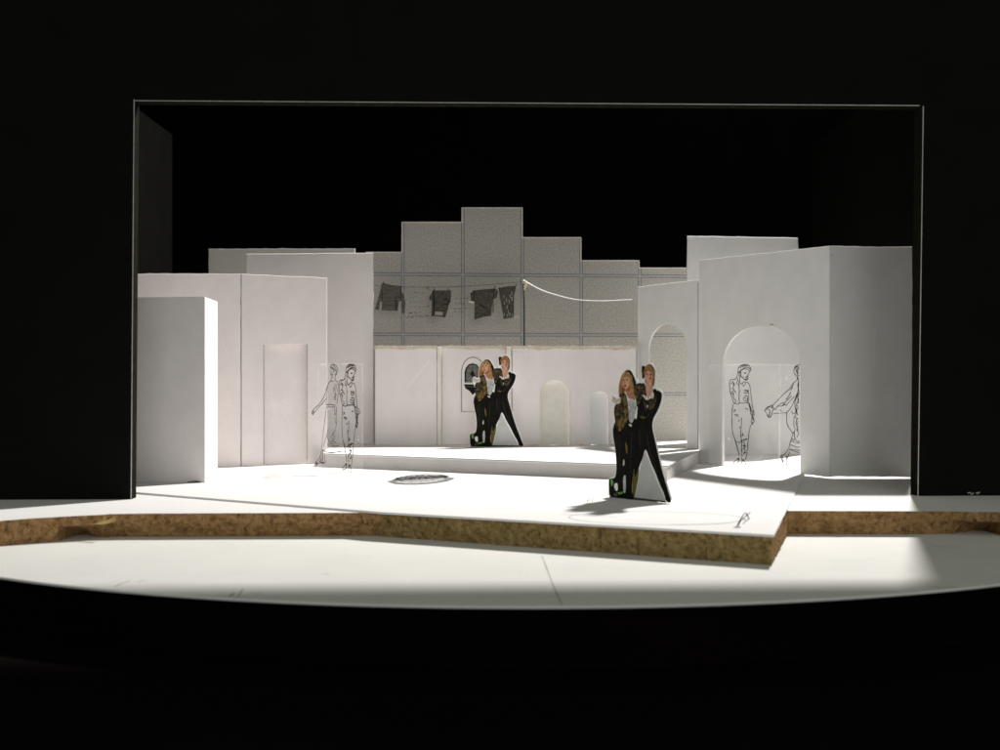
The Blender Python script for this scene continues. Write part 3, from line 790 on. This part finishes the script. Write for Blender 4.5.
WOML = [[(296,142),(300,116),(336,105),(366,130),(380,170),(370,212),(350,246),(346,290)],[(296,142),(290,190),(298,230),(322,240),(306,270),(300,296),(330,310)],[(310,130),(330,182),(356,170),(362,212),(344,230)],[(316,150),(340,160),(330,200)],[(300,150),(320,142),(312,170)],[(304,196),(318,200)],[(330,120),(352,150),(366,190)],[(306,220),(322,222)],
 [(300,296),(264,340),(246,400),(226,470),(180,550),(120,610),(86,640),(80,680),(96,692),(112,660),(134,636),(150,610),(210,550),(246,500)],[(84,650),(104,650),(92,676),(110,640)],[(92,690),(84,664),(100,670)],
 [(264,340),(250,420),(250,500),(246,576)],[(346,290),(382,312),(386,400),(380,480),(372,560)],[(346,330),(346,420),(366,470),(330,500),(360,520)],[(320,380),(340,390),(326,420)],[(360,340),(376,420)],[(340,440),(356,480),(340,500)],
 [(246,576),(330,570),(342,600),(250,602)],[(350,560),(340,640),(352,690)],
 [(246,602),(238,700),(216,850),(200,1000),(190,1092)],[(190,1092),(260,1126),(330,1126),(420,1112)],[(366,600),(360,700),(366,790),(352,850)],[(344,620),(346,740),(362,800)],
 [(270,850),(250,930),(212,1060)],[(330,900),(300,950),(332,980),(290,1010),(342,1040),(300,1060),(392,1050)],[(350,860),(320,920),(346,950)],[(250,930),(270,980),(300,1030)],[(340,960),(310,1000),(360,1010)],
 [(190,1110),(180,1160),(150,1216),(114,1242),(126,1266),(150,1264),(160,1226),(210,1240),(238,1240),(224,1200),(232,1122)],[(204,1130),(210,1190),(180,1220)],[(118,1244),(146,1240),(126,1258),(150,1256),(130,1250)],[(170,1230),(200,1250),(232,1246)]]
# right sheet
zs = F * EYE / (466.2 - 375)
PS = Plane(D(709, zs), D(830, zs))
ar, ua, ub, zt = acetate('acetate_sheet', PS, 709, 838, 364.2, '')
ribbon('ink_man', [PS.us(Z(l, 725, 354.8)) for l in MAN], .047, .008, INK, ar)
ribbon('ink_woman', [PS.us(Z(l, 725, 354.8)) for l in WOMR], .047, .008, INK, ar)
uf = PS.hit(779.5, 400)[0]
ribbon('sheet_edge', [[(ua, zt - .02), (ub, zt - .02)], [(uf, .05), (uf, zt)]], .05, .006, EDGE, ar, 0)
each(ribbon, 'glue_spot', [PS.us(l) for l in ([(786, 376), (787, 379)], [(728.5, 438), (729.5, 440)], [(785, 379.5), (786.5, 378.5)])], .1, .007, GLUE, ar, 0)
tag(ar, 'clear sheet standing in the big arch, inked with a capped man and reaching woman', 'acetate sheet')
# left sheet, turned away
PS2 = Plane(D(306, 85.6), D(363, 79.3))
al, ua, ub, zt = acetate('acetate_sheet', PS2, 306.5, 362.8, 363.8, '')
ribbon('ink_woman', [PS2.us(Z(l, 305, 355)) for l in WOML], .062, .008, INKL, al)
manL = []
for l in MAN:
    q = []
    for a, b in l:
        x = 545 + (a - 240) * (.80 if b < 600 else .72) + (0 if b < 560 else -(b - 560) * .012); y = b * 1.062 - 12
        q.append((x, y))
    manL.append(q)
ribbon('ink_man', [PS2.us(Z(l, 305, 355)) for l in manL], .062, .009, INK, al)
ribbon('ink_elbow', [PS2.us(Z(l, 305, 355)) for l in ([(575, 590), (620, 620), (645, 665), (612, 690), (596, 720), (604, 770), (580, 830)], [(600, 640), (630, 660), (600, 700), (590, 760), (600, 800), (580, 826)])], .05, .0095, INK, al)
ribbon('sheet_edge', [[(PS2.hit(320, 400)[0], zt - .02), (ub, zt - .02)], [(PS2.hit(318.5, 400)[0], .05), (PS2.hit(318.5, 400)[0], zt - .4)], [(ub - .02, .05), (ub - .02, zt)]], .05, .006, EDGE, al, 0)
each(ribbon, 'glue_spot', [PS2.us(l) for l in ([(311, 384), (311.8, 385)], [(322, 410.5), (323.5, 410)], [(328, 409), (330, 408.4)], [(358, 436), (358.8, 437)], [(358, 439), (358.8, 440)])], .09, .007, GLUE, al, 0)
tag(al, 'clear sheet left of the step, inked with a capped man before a fainter woman', 'acetate sheet')

# ------------------------------------------------------------------ washing line
dWL = 98.7
PL = Plane(D(374.5, dWL), D(525, dWL))
wr = empty('laundry_strip', PL)
topz = lambda px: PL.hit(px, 285.5 - (px - 374) * .028 + 3.2 * math.sin((px - 374) / 150 * math.pi))[1]
xs = [374.5 + i * 5 for i in range(31)]
V = []; Fc = []
for x in xs:
    u = PL.hit(x, 300)[0]; V += [(u, 0, topz(x) + .0), (u, 0, PL.hit(x, 318.8 - (x - 374) * .012)[1])]
for i in range(30): Fc.append((2 * i, 2 * i + 1, 2 * i + 3, 2 * i + 2))
LAC = acetate_mat('thin clear film', .012, .0)
mesh_obj('clear_film', V, Fc, LAC, wr)
ribbon('line_drawn', [[(PL.hit(x, 300)[0], topz(x) - .02) for x in xs]], .045, .006, INKL, wr, 0)
ribbon('film_edge', [[(PL.hit(x, 300)[0], PL.hit(x, 318.8 - (x - 374) * .012)[1]) for x in range(508, 526, 4)]], .04, .006, EDGE, wr, 0)
z4 = lambda l: [(370 + a / 12.5, 270 + b / 12.5) for a, b in l]
z5 = lambda l: [(445 + a / 11.11, 270 + b / 11.11) for a, b in l]
patch('jumper', PL.us(z4([(150,160),(270,190),(385,198),(386,300),(380,385),(362,390),(345,512),(145,506),(150,392),(126,402),(114,496),(60,496),(84,410),(110,320)])), .009, STRIPE, wr)
patch('jumper_sleeve', PL.us(z4([(386,270),(418,296),(445,400),(434,542),(400,542),(396,400)])), .009, STRIPE, wr)
each(ribbon, 'jumper_fold', [PL.us(z4(l)) for l in ([(150,250),(150,390)], [(318,350),(322,505)], [(330,390),(345,505)], [(384,200),(384,385)], [(160,165),(260,195),(300,200)])], .06, .011, INK, wr)
patch('shirt', PL.us([(428.8,298.2),(431,294),(433,289.8),(436,290.5),(444,290.2),(450.4,290),(451.2,292),(450.6,302.5),(448.6,301.6),(449.2,304),(447.2,312),(445,317.8),(438,316.2),(431.4,316.2),(431.8,300.6),(430,300.2)]), .009, GARM, wr)
patch('shirt_pocket', PL.us([(435,311.4),(442.8,312),(442.6,315.4),(434.8,315)]), .011, mat('printed pale', (.30, .285, .24)), wr)
each(ribbon, 'shirt_fold', [PL.us(l) for l in ([(433.4,291),(434.4,302),(433.6,315.5)], [(445,298),(450,303)], [(442,305),(449,304)])], .09, .012, INK, wr)
patch('blouse', PL.us(z5([(278,262),(318,226),(440,214),(550,205),(590,228),(577,308),(550,318),(530,340),(520,430),(512,510),(420,524),(325,552),(326,352),(290,346)])), .009, GARM, wr)
each(ribbon, 'blouse_fold', [PL.us(z5(l)) for l in ([(330,230),(310,345)], [(548,210),(535,330)], [(380,380),(460,430)], [(535,340),(536,470)])], .07, .011, INK, wr)
patch('paper_scrap', PL.us(z5([(262,346),(322,352),(322,366),(270,362)])), .008, PALE, wr)
patch('paper_scrap', PL.us(z5([(517,345),(543,345),(540,500),(514,514)])), .008, mat('printed pale', (.30, .285, .24)), wr)
patch('trousers', PL.us(z5([(595,200),(690,182),(790,176),(768,285),(766,528),(700,536),(650,546),(628,400),(610,312)])), .009, GARM, wr)
each(ribbon, 'trouser_mark', [PL.us(z5([(a, b), (a + random.uniform(-8, 8), b + random.uniform(25, 50))])) for a, b in [(658,280),(720,270),(745,300),(680,310),(660,350),(690,390),(712,330),(745,240),(655,480),(690,490),(720,470),(745,490),(700,440)]], .06, .011, mat('printed pale', (.30, .285, .24)), wr, 0)
each(ribbon, 'clothes_peg', [PL.us(l) for l in ([(383.5, 281.5), (384, 285)], [(448, 287.5), (448.4, 291)], [(494.6, 286), (495, 290)], [(499, 287), (499.6, 290)], [(515, 285.5), (517, 284)], [(427, 287), (428, 290)], [(434, 288), (435, 291)])], .05, .012, INK, wr, 0)
# hand-written notes: too small in the photograph to read, rows of pen strokes
wv = []
def scrawl(x0, x1, y, hgt, dens=1.0):
    x = x0
    while x < x1:
        w_ = random.uniform(1.6, 4.2); l = []
        k = 0
        while k < w_:
            l.append((x + k, y + random.uniform(-hgt, hgt) * .5)); k += random.uniform(.35, .8)
        if len(l) > 1: wv.append(PL.us(l))
        x += w_ + random.uniform(.6, 1.6) / dens
for x0, x1, y, hh in ((409, 424, 292.6, 2.2), (409, 418, 297.2, 1.8), (410, 424, 302, 1.6), (409, 416, 306.4, 1.4)): scrawl(x0, x1, y, hh)
nf = len(wv)
scrawl(418, 428, 306.8, 2.4); scrawl(409, 420, 312.6, 2.0); scrawl(407, 426, 316.4, 3.2); 
scrawl(455, 467, 298.5, 1.4); scrawl(455, 466, 303.5, 1.6); scrawl(453, 465, 308.5, 1.8); scrawl(454, 464, 311.6, 1.6)
ribbon('handwriting', wv[nf:], .036, .010, INK, wr, 0)
ribbon('faint_handwriting', wv[:nf], .032, .010, mat('worn ink', (.17, .165, .145)), wr, 0)
tag(wr, 'clear film strip of printed laundry and handwriting hung before the tiled wall', 'laundry strip')
# post and cord
px0 = D(524.0, dWL + .2)
zt0 = EYE + (375 - 283) / F * dWL
post = empty('line_post', loc=(px0[0], px0[1], ST))
tube('pole', [(.09, 0, .01), (.07, 0, 3), (.0, 0, zt0 - ST - 1.2), (-.05, 0, zt0 - ST)], .075, POLE, post)
tube('tip', [(-.05, 0, zt0 - ST + .01), (-.05, 0, zt0 - ST + .28)], [.08, .10], CORD, post)
tube('glue_knot', [(.03, -.1, zt0 - ST - .55), (.1, -.1, zt0 - ST - .25), (.16, -.1, zt0 - ST + .02), (.1, -.1, zt0 - ST + .2)], [.05, .15, .16, .05], BRASS, post)
tag(post, 'thin dark upright pole with a white knotted tip before the tiled wall', 'pole')
cp = [(525.5, 281.8), (529, 283.5), (535, 287), (543, 290.8), (552, 293.8), (562, 296.6), (573, 299.2), (584, 300.4), (596, 300.9), (608, 300.8), (620, 300.2), (632, 299.6)]
cp = chaikin(cp, 2, False)
n = len(cp); path = []
for i, (a, b) in enumerate(cp):
    dd = dWL - .1 + 2.0 * i / n
    path.append(((a - 500) / F * dd, dd, EYE + (375 - b) / F * dd))
rr = [.062 - .03 * min(1, i / (n * .55)) for i in range(n)]
o0 = path[0]
cord = tube('washing_cord', [tuple(q[j] - o0[j] for j in range(3)) for q in path], rr, CORD)
cord.location = [c * CM for c in o0]
tag(cord, 'sagging white cord running right from the pole across the tiled wall', 'cord')

# ------------------------------------------------------------------ paper cutouts: two women, seen flat as printed card
U = 0.0787 / 12.5
def cz(pts): return [((a - 530) * U, (1203 - b) * U) for a, b in pts]
SKIN = mat('printed skin', (.48, .25, .15), col2=(.30, .13, .07), vscale=500, contrast=(.3, .6))
SKINL = mat('printed light skin', (.62, .38, .26), col2=(.48, .26, .165), vscale=420)
HAIRB = mat('printed golden hair', (.50, .26, .09), col2=(.13, .055, .02), vscale=420, stretch=(2.4, 1, .6), contrast=(.38, .62))
HAIRR = mat('printed auburn hair', (.34, .15, .06), col2=(.08, .03, .014), vscale=420, stretch=(2.4, 1, .6), contrast=(.38, .62))
BROC = mat('printed brocade', (.15, .10, .028), col2=(.012, .011, .009), vscale=620, contrast=(.46, .66))
OLJ = mat('printed olive jacket', (.19, .125, .03), col2=(.06, .04, .012), vscale=420)
BLKC = mat('printed black cloth', (.0045, .0043, .004), col2=(.010, .0095, .008), vscale=200, rough=.8, spec=.08)
BLKS = mat('printed cloth sheen', (.055, .047, .026), col2=(.014, .013, .010), vscale=380)
SHRT = mat('printed white top', (.55, .55, .54), col2=(.24, .24, .235), vscale=480, contrast=(.36, .6))
GLOV = mat('printed pale lace', (.70, .67, .62), col2=(.40, .36, .31), vscale=650)
GRN = mat('printed green strap', (.12, .32, .05), rough=.7)
LIP = mat('printed lip', (.40, .055, .05)); EYEM = mat('printed eye', (.05, .03, .025)); SHAD = mat('printed brown shade', (.24, .11, .065))
CARD = mat('white cutout card', (.80, .79, .78), var=.04, vscale=200)
GAP = mat('printed grey studio floor', (.56, .565, .56), col2=(.47, .475, .47), vscale=90)
OLV = mat('printed olive blur', (.17, .13, .02), col2=(.09, .075, .015), vscale=260)
DKF = mat('printed dark floor', (.055, .055, .05))
OUT = [(188,1206),(186,1120),(188,1046),(205,1030),(236,1030),(258,1008),(266,960),(268,900),(258,800),(236,700),(226,630),(240,580),(262,525),(244,450),(228,408),(218,375),(232,336),(250,336),(284,356),(298,338),(294,300),(298,240),(316,185),(345,136),(390,112),(432,114),(468,165),(506,220),(538,226),(546,150),(538,84),(600,66),(640,58),(672,88),(698,130),(694,200),(702,270),(742,288),(770,315),(757,392),(722,464),(668,534),(664,600),(692,690),(724,800),(764,930),(814,1060),(872,1206)]
def cutout(name):
    root = empty(name)
    o = chaikin(cz(OUT), 1)
    zmin = 0.0
    o = [(a, max(zmin, b)) for a, b in o]
    panel('card', o, .05, CARD, root, ch=.008, amp=0)
    patch('printed_floor', cz([(582,792),(690,1005),(792,1185),(800,1199),(470,1196),(500,1100),(520,980),(550,880)]), .003, GAP, root)
    patch('olive_blur', cz([(520,930),(512,1010),(480,1150),(462,1195),(446,1150),(450,1000),(470,940)]), .0036, OLV, root, 1)
    patch('printed_shadow', cz([(196,1190),(300,1180),(470,1180),(640,1184),(800,1186),(806,1200),(196,1202)]), .0034, DKF, root)
    # left woman
    w = patch('printed_woman', cz([(244,590),(262,556),(330,520),(410,520),(470,520),(505,540),(512,620),(500,760),(478,900),(452,1000),(442,1120),(452,1160),(474,1197),(384,1199),(292,1200),(240,1192),(196,1190),(190,1110),(190,1050),(210,1038),(242,1040),(268,1012),(276,930),(270,830),(246,720),(232,640)]), .006, BLKC, root, 1)
    patch('gap_between_legs', cz([(350,872),(360,874),(364,910),(354,926),(344,922)]), .0068, GAP, w, 1)
    patch('gap_between_legs', cz([(244,1086),(284,1068),(292,1110),(286,1142),(262,1138)]), .0068, CARD, w, 1)
    patch('gap_between_legs', cz([(346,1024),(374,990),(378,1080),(374,1140),(362,1158),(350,1134)]), .0068, GAP, w, 1)
    patch('dark_floor_gap', cz([(244,1160),(284,1150),(288,1188),(246,1190)]), .0068, DKF, w, 1)
    patch('scarf', cz([(352,140),(395,122),(432,128),(462,175),(490,226),(486,300),(462,330),(450,262),(438,190),(410,150)]), .0075, BLKC, w, 1)
    patch('hair', cz([(302,335),(298,300),(304,240),(322,188),(348,146),(395,134),(430,152),(452,200),(462,262),(472,320),(478,372),(446,384),(420,330),(372,300),(330,320)]), .0080, HAIRB, w, 1)
    patch('neck', cz([(366,262),(424,262),(440,310),(452,352),(428,372),(396,350),(372,300)]), .0085, SKIN, w, 1)
    f = patch('face', cz([(340,205),(350,172),(378,158),(408,170),(420,205),(416,246),(398,276),(374,286),(352,262),(342,235)]), .0092, SKINL, w, 1)
    patch('fringe', cz([(336,212),(340,178),(362,150),(400,148),(428,184),(424,212),(412,186),(394,178),(374,182),(356,190),(346,206)]), .0100, HAIRB, w, 1)
    for a in ((352, 206), (390, 203)): patch('eye', cz([(a[0]-12,a[1]+2),(a[0],a[1]-11),(a[0]+13,a[1]),(a[0],a[1]+9)]), .0102, EYEM, w, 1)
    patch('nose_shade', cz([(364,212),(372,232),(362,238)]), .0101, SHAD, w, 1)
    patch('lips', cz([(350,252),(368,242),(390,252),(370,270)]), .0103, LIP, w, 1)
    patch('jaw_shade', cz([(374,286),(398,276),(416,246),(424,262),(420,300),(396,306)]), .0096, SHAD, w, 1)
    patch('jacket', cz([(300,336),(330,312),(362,304),(388,346),(402,420),(412,500),(398,552),(342,612),(304,650),(272,600),(258,545),(246,460),(262,410),(318,400),(324,360)]), .0070, BROC, w, 1)
    patch('jacket_front', cz([(352,330),(386,350),(402,420),(408,500),(392,556),(340,616),(304,648),(278,590),(270,550),(330,520),(362,440),(346,380)]), .0076, OLJ, w, 1)
    patch('sleeve', cz([(250,440),(286,412),(330,410),(352,440),(346,500),(300,520),(264,500)]), .0079, BROC, w, 1)
    patch('shoulder', cz([(304,332),(330,314),(356,318),(352,350),(322,354),(304,350)]), .0081, BLKC, w, 1)
    patch('top', cz([(396,372),(424,376),(446,354),(486,396),(494,430),(480,490),(452,556),(436,566),(406,540),(414,450)]), .0084, SHRT, w, 1)
    for q in ([(420,400),(428,470),(420,530)], [(448,390),(452,460),(440,540)], [(466,400),(468,450)]):
        pass
    each(ribbon, 'top_fold', [cz(q) for q in ([(424,400),(432,470),(422,536)], [(450,390),(454,460),(440,540)], [(468,410),(468,460),(458,510)])], .03, .0090, mat('printed grey fold', (.30, .30, .30)), w)
    patch('hand', cz([(224,376),(236,342),(252,346),(280,366),(318,360),(326,384),(312,404),(276,408),(252,412),(238,402)]), .0088, GLOV, w, 1)
    each(ribbon, 'finger', [cz(q) for q in ([(236,350),(262,372),(286,384)], [(228,372),(256,388)], [(296,364),(318,372),(322,396)])], .026, .0094, SHAD, w)
    for k in range(26):
        x0 = random.uniform(268, 396); y0 = random.uniform(400, 600) if x0 < 340 else random.uniform(350, 560)
        ribbon('brocade_motif', [cz([(x0, y0), (x0 + random.uniform(-12, 12), y0 + random.uniform(8, 18)), (x0 + random.uniform(-10, 14), y0 + random.uniform(20, 36))])], random.uniform(.02, .06), .0086, BLKC, w)
    patch('belt_buckle', cz([(402,574),(424,570),(442,578),(440,598),(422,592)]), .0084, GLOV, w, 1)
    patch('trouser_light', cz([(372,720),(384,730),(394,790),(392,830),(380,812),(374,770)]), .0074, OLV, w, 1)
    patch('shoe_strap', cz([(208,1042),(230,1046),(242,1072),(226,1108),(214,1092)]), .0074, GRN, w, 1)
    patch('shoe_strap', cz([(288,1146),(322,1150),(346,1136),(352,1150),(322,1168),(292,1166)]), .0074, GRN, w, 1)
    each(ribbon, 'trouser_fold', [cz(q) for q in ([(300,680),(312,800),(304,940)], [(440,640),(436,780),(420,940)], [(270,700),(286,780)])], .03, .0072, BLKS, w)
    # right woman
    v = patch('printed_woman', cz([(508,362),(560,330),(600,380),(660,340),(700,286),(740,298),(760,320),(746,392),(712,458),(662,530),(656,600),(684,692),(716,805),(756,935),(806,1065),(830,1130),(858,1196),(800,1198),(782,1130),(742,1070),(690,960),(640,880),(606,800),(582,770),(560,850),(530,900),(506,960),(470,1030),(464,900),(480,760),(482,640),(486,560),(500,470)]), .0056, BLKC, root, 1)
    patch('collar_sleeve', cz([(462,250),(500,236),(544,226),(566,262),(560,330),(520,400),(496,440),(486,380),(470,320)]), .0088, BROC, v, 1)
    patch('collar', cz([(546,226),(584,236),(596,290),(602,344),(574,352),(548,310)]), .0082, BROC, v, 1)
    patch('collar', cz([(654,300),(680,272),(706,288),(704,330),(664,352),(640,352)]), .0082, BLKC, v, 1)
    patch('hat', cz([(544,92),(572,86),(590,110),(582,150),(572,192),(554,200),(548,150)]), .0098, BLKC, v, 1)
    patch('hair', cz([(560,120),(596,84),(640,74),(668,98),(688,134),(684,200),(676,256),(652,262),(640,200),(604,160),(580,200),(570,180)]), .0090, HAIRR, v, 1)
    patch('neck', cz([(592,226),(636,226),(640,280),(630,336),(618,374),(604,350),(592,290)]), .0084, SKINL, v, 1)
    patch('face', cz([(576,160),(596,126),(626,124),(650,150),(662,188),(654,224),(626,240),(598,230),(578,200)]), .0094, SKINL, v, 1)
    patch('fringe', cz([(580,140),(600,108),(640,98),(668,130),(672,190),(660,180),(648,144),(622,128),(598,134),(584,158)]), .0100, HAIRR, v, 1)
    for a in ((602, 158), (640, 163)): patch('eye', cz([(a[0]-12,a[1]+2),(a[0],a[1]-11),(a[0]+12,a[1]),(a[0],a[1]+8)]), .0102, EYEM, v, 1)
    patch('cheek_shade', cz([(580,196),(592,214),(604,234),(590,240),(578,212)]), .0099, SHAD, v, 1)
    patch('lips', cz([(622,190),(640,178),(658,190),(640,208)]), .0104, LIP, v, 1)
    patch('hand', cz([(616,300),(628,252),(640,236),(658,242),(668,290),(666,330),(650,346),(632,345)]), .0106, SKINL, v, 1)
    patch('cuff', cz([(640,318),(668,300),(680,340),(656,362),(640,350)]), .0110, GLOV, v, 1)
    patch('cuff', cz([(560,336),(578,326),(604,366),(594,374),(576,358)]), .0098, GLOV, v, 1)
    each(ribbon, 'finger', [cz(q) for q in ([(640,246),(634,290),(636,330)], [(654,250),(652,300)], [(620,310),(622,350)])], .022, .011, SHAD, v)
    patch('forearm', cz([(636,350),(690,350),(700,390),(660,450),(624,450),(612,400)]), .0078, BROC, v, 1)
    HL = mat('printed hair light', (.62, .36, .13), var=.5, vscale=700)
    each(ribbon, 'hair_strand', [cz(q) for q in ([(600,92),(574,120),(566,160)], [(616,88),(590,112),(580,150)], [(640,92),(668,130),(672,190)], [(626,94),(652,116),(664,150)])], .030, .0112, HL, v)
    each(ribbon, 'hair_strand', [cz(q) for q in ([(372,142),(330,190),(312,260),(308,320)], [(380,144),(346,176),(328,240),(322,310)], [(420,170),(440,240),(450,310),(462,360)], [(404,152),(424,190),(436,262),(440,340)])], .034, .0108, HL, w)
    for k in range(9):
        t = k / 8; x0 = 306 + 30 * random.random(); y0 = 200 + 110 * random.random()
        ribbon('hair_strand', [cz([(x0, y0), (x0 + random.uniform(-8, 10), y0 + 22), (x0 + random.uniform(-6, 10), y0 + 44), (x0 + random.uniform(-8, 8), y0 + 62)])], .022, .0109, SHAD, w)
    for k in range(7):
        x0 = 434 + 34 * random.random(); y0 = 220 + 90 * random.random()
        ribbon('hair_strand', [cz([(x0, y0), (x0 + random.uniform(-4, 10), y0 + 22), (x0 + random.uniform(-6, 10), y0 + 44), (x0 + random.uniform(-8, 8), y0 + 60)])], .022, .0109, SHAD, w)
    patch('lapel', cz([(560,360),(584,380),(606,440),(596,470),(570,430)]), .0080, BLKS, v, 1)
    patch('pendant', cz([(600,408),(612,412),(610,438),(600,430)]), .0092, GLOV, v, 1)
    each(ribbon, 'jacket_fold', [cz(q) for q in ([(700,330),(690,400),(650,470)], [(530,500),(560,518),(590,512)], [(560,470),(556,540)], [(640,470),(600,520)], [(600,640),(610,720),(640,820),(700,940)], [(520,620),(530,760)])], .035, .0066, BLKS, v)
    patch('belt', cz([(528,500),(560,512),(590,506),(588,520),(556,526),(530,516)]), .0070, mat('printed gold belt', (.13, .10, .02), var=.6, vscale=700), v, 1)
    # folded card strut behind, so that it stands
    zq = 2.6
    mesh_obj('card_strut', [(-.05, .052, .004), (.55, 1.2, .004), (.62, 1.2, .004), (-.05, .052, zq), (.02, .052, zq), (.02, .052, .004)],
             [(0, 1, 3), (5, 4, 2), (0, 5, 2, 1), (3, 1, 2, 4), (0, 3, 4, 5)], CARD, root)
    # small pale foot strip in front
    mesh_obj('foot_tab', [(-2.14, -.0, .006), (-2.2, -.34, .006), (-1.1, -.36, .006), (-.9, -.0, .006), (-2.14, 0, .02), (-2.2, -.34, .012), (-1.1, -.36, .012), (-.9, 0, .02)],
             [(0, 1, 2, 3), (4, 5, 6, 7), (0, 1, 5, 4), (1, 2, 6, 5), (2, 3, 7, 6)], CARD, root)
    return root
def children(o): return [c for c in bpy.data.objects if c.parent == o]
def copy_tree(o, parent=None):
    c = o.copy(); COL.objects.link(c); c.parent = parent
    for ch in children(o): copy_tree(ch, c)
    return c
cut = cutout('paper_cutout')
PCb = Plane(D(470.2, 93.2), D(524.5, 93.4))
mid = (PCb.A + PCb.B) / 2
cut.location = (mid.x * CM, mid.y * CM, (ST + .002) * CM); cut.rotation_euler = (math.radians(0), 0, PCb.rot)
tag(cut, 'cutout print of two women in black, standing on the step against the low wall', 'paper cutout', 'paper cutouts of two women')
cut2 = copy_tree(cut)
PCf = Plane(D(608.5, 64.0), D(673.5, 60.9))
mid = (PCf.A + PCf.B) / 2
cut2.location = (mid.x * CM, mid.y * CM, .002 * CM); cut2.rotation_euler = (0, 0, PCf.rot)
tag(cut2, 'cutout print of two women in black, nearest the front on the open white deck', 'paper cutout', 'paper cutouts of two women')

# ------------------------------------------------------------------ light, air, camera
LAMP = Vector((43, 126, 82))
ld = bpy.data.lights.new('desk lamp', 'AREA'); ld.shape = 'ELLIPSE'; ld.size = .040; ld.size_y = .080; ld.energy = 8.6; ld.spread = math.radians(110)
ld.color = (1.0, .962, .935)
lo = bpy.data.objects.new('desk_lamp_light', ld); COL.objects.link(lo)
lo.location = LAMP * CM
lo.rotation_euler = (Vector((-5, 88, 2)) - LAMP).to_track_quat('-Z', 'Y').to_euler()

wl_ = bpy.data.lights.new('front fill light', 'AREA'); wl_.shape = 'RECTANGLE'; wl_.size = 1.1; wl_.size_y = .8; wl_.energy = 9.5  # unseen fill lamp added behind the camera to brighten front faces
wl_.color = (.97, 1.0, .985)
wo = bpy.data.objects.new('front_fill_light', wl_); COL.objects.link(wo); wo.location = (.50, -1.5, .50)
wo.rotation_euler = (Vector((0, .8, .06)) - Vector(wo.location)).to_track_quat('-Z', 'Y').to_euler()
wd = bpy.data.worlds.new('World'); S.world = wd; wd.use_nodes = True
bg = wd.node_tree.nodes['Background']; bg.inputs['Color'].default_value = (.97, 1.0, .85, 1); bg.inputs['Strength'].default_value = .19

cd = bpy.data.cameras.new('Camera'); co = bpy.data.objects.new('Camera', cd); COL.objects.link(co)
co.location = (0, 0, EYE * CM); co.rotation_euler = (math.radians(90), 0, 0)
cd.sensor_fit = 'HORIZONTAL'; cd.sensor_width = 36; cd.lens = 36 * F / 1000.0
cd.clip_start = .02; cd.clip_end = 50
cd.dof.use_dof = True; cd.dof.focus_distance = .80; cd.dof.aperture_fstop = 19
S.camera = co
S.render.engine = 'CYCLES'
S.cycles.max_bounces = 10; S.cycles.diffuse_bounces = 6; S.cycles.transparent_max_bounces = 16
S.view_settings.view_transform = 'Standard'; S.view_settings.look = 'None'
S.view_settings.exposure = 0; S.view_settings.gamma = 1
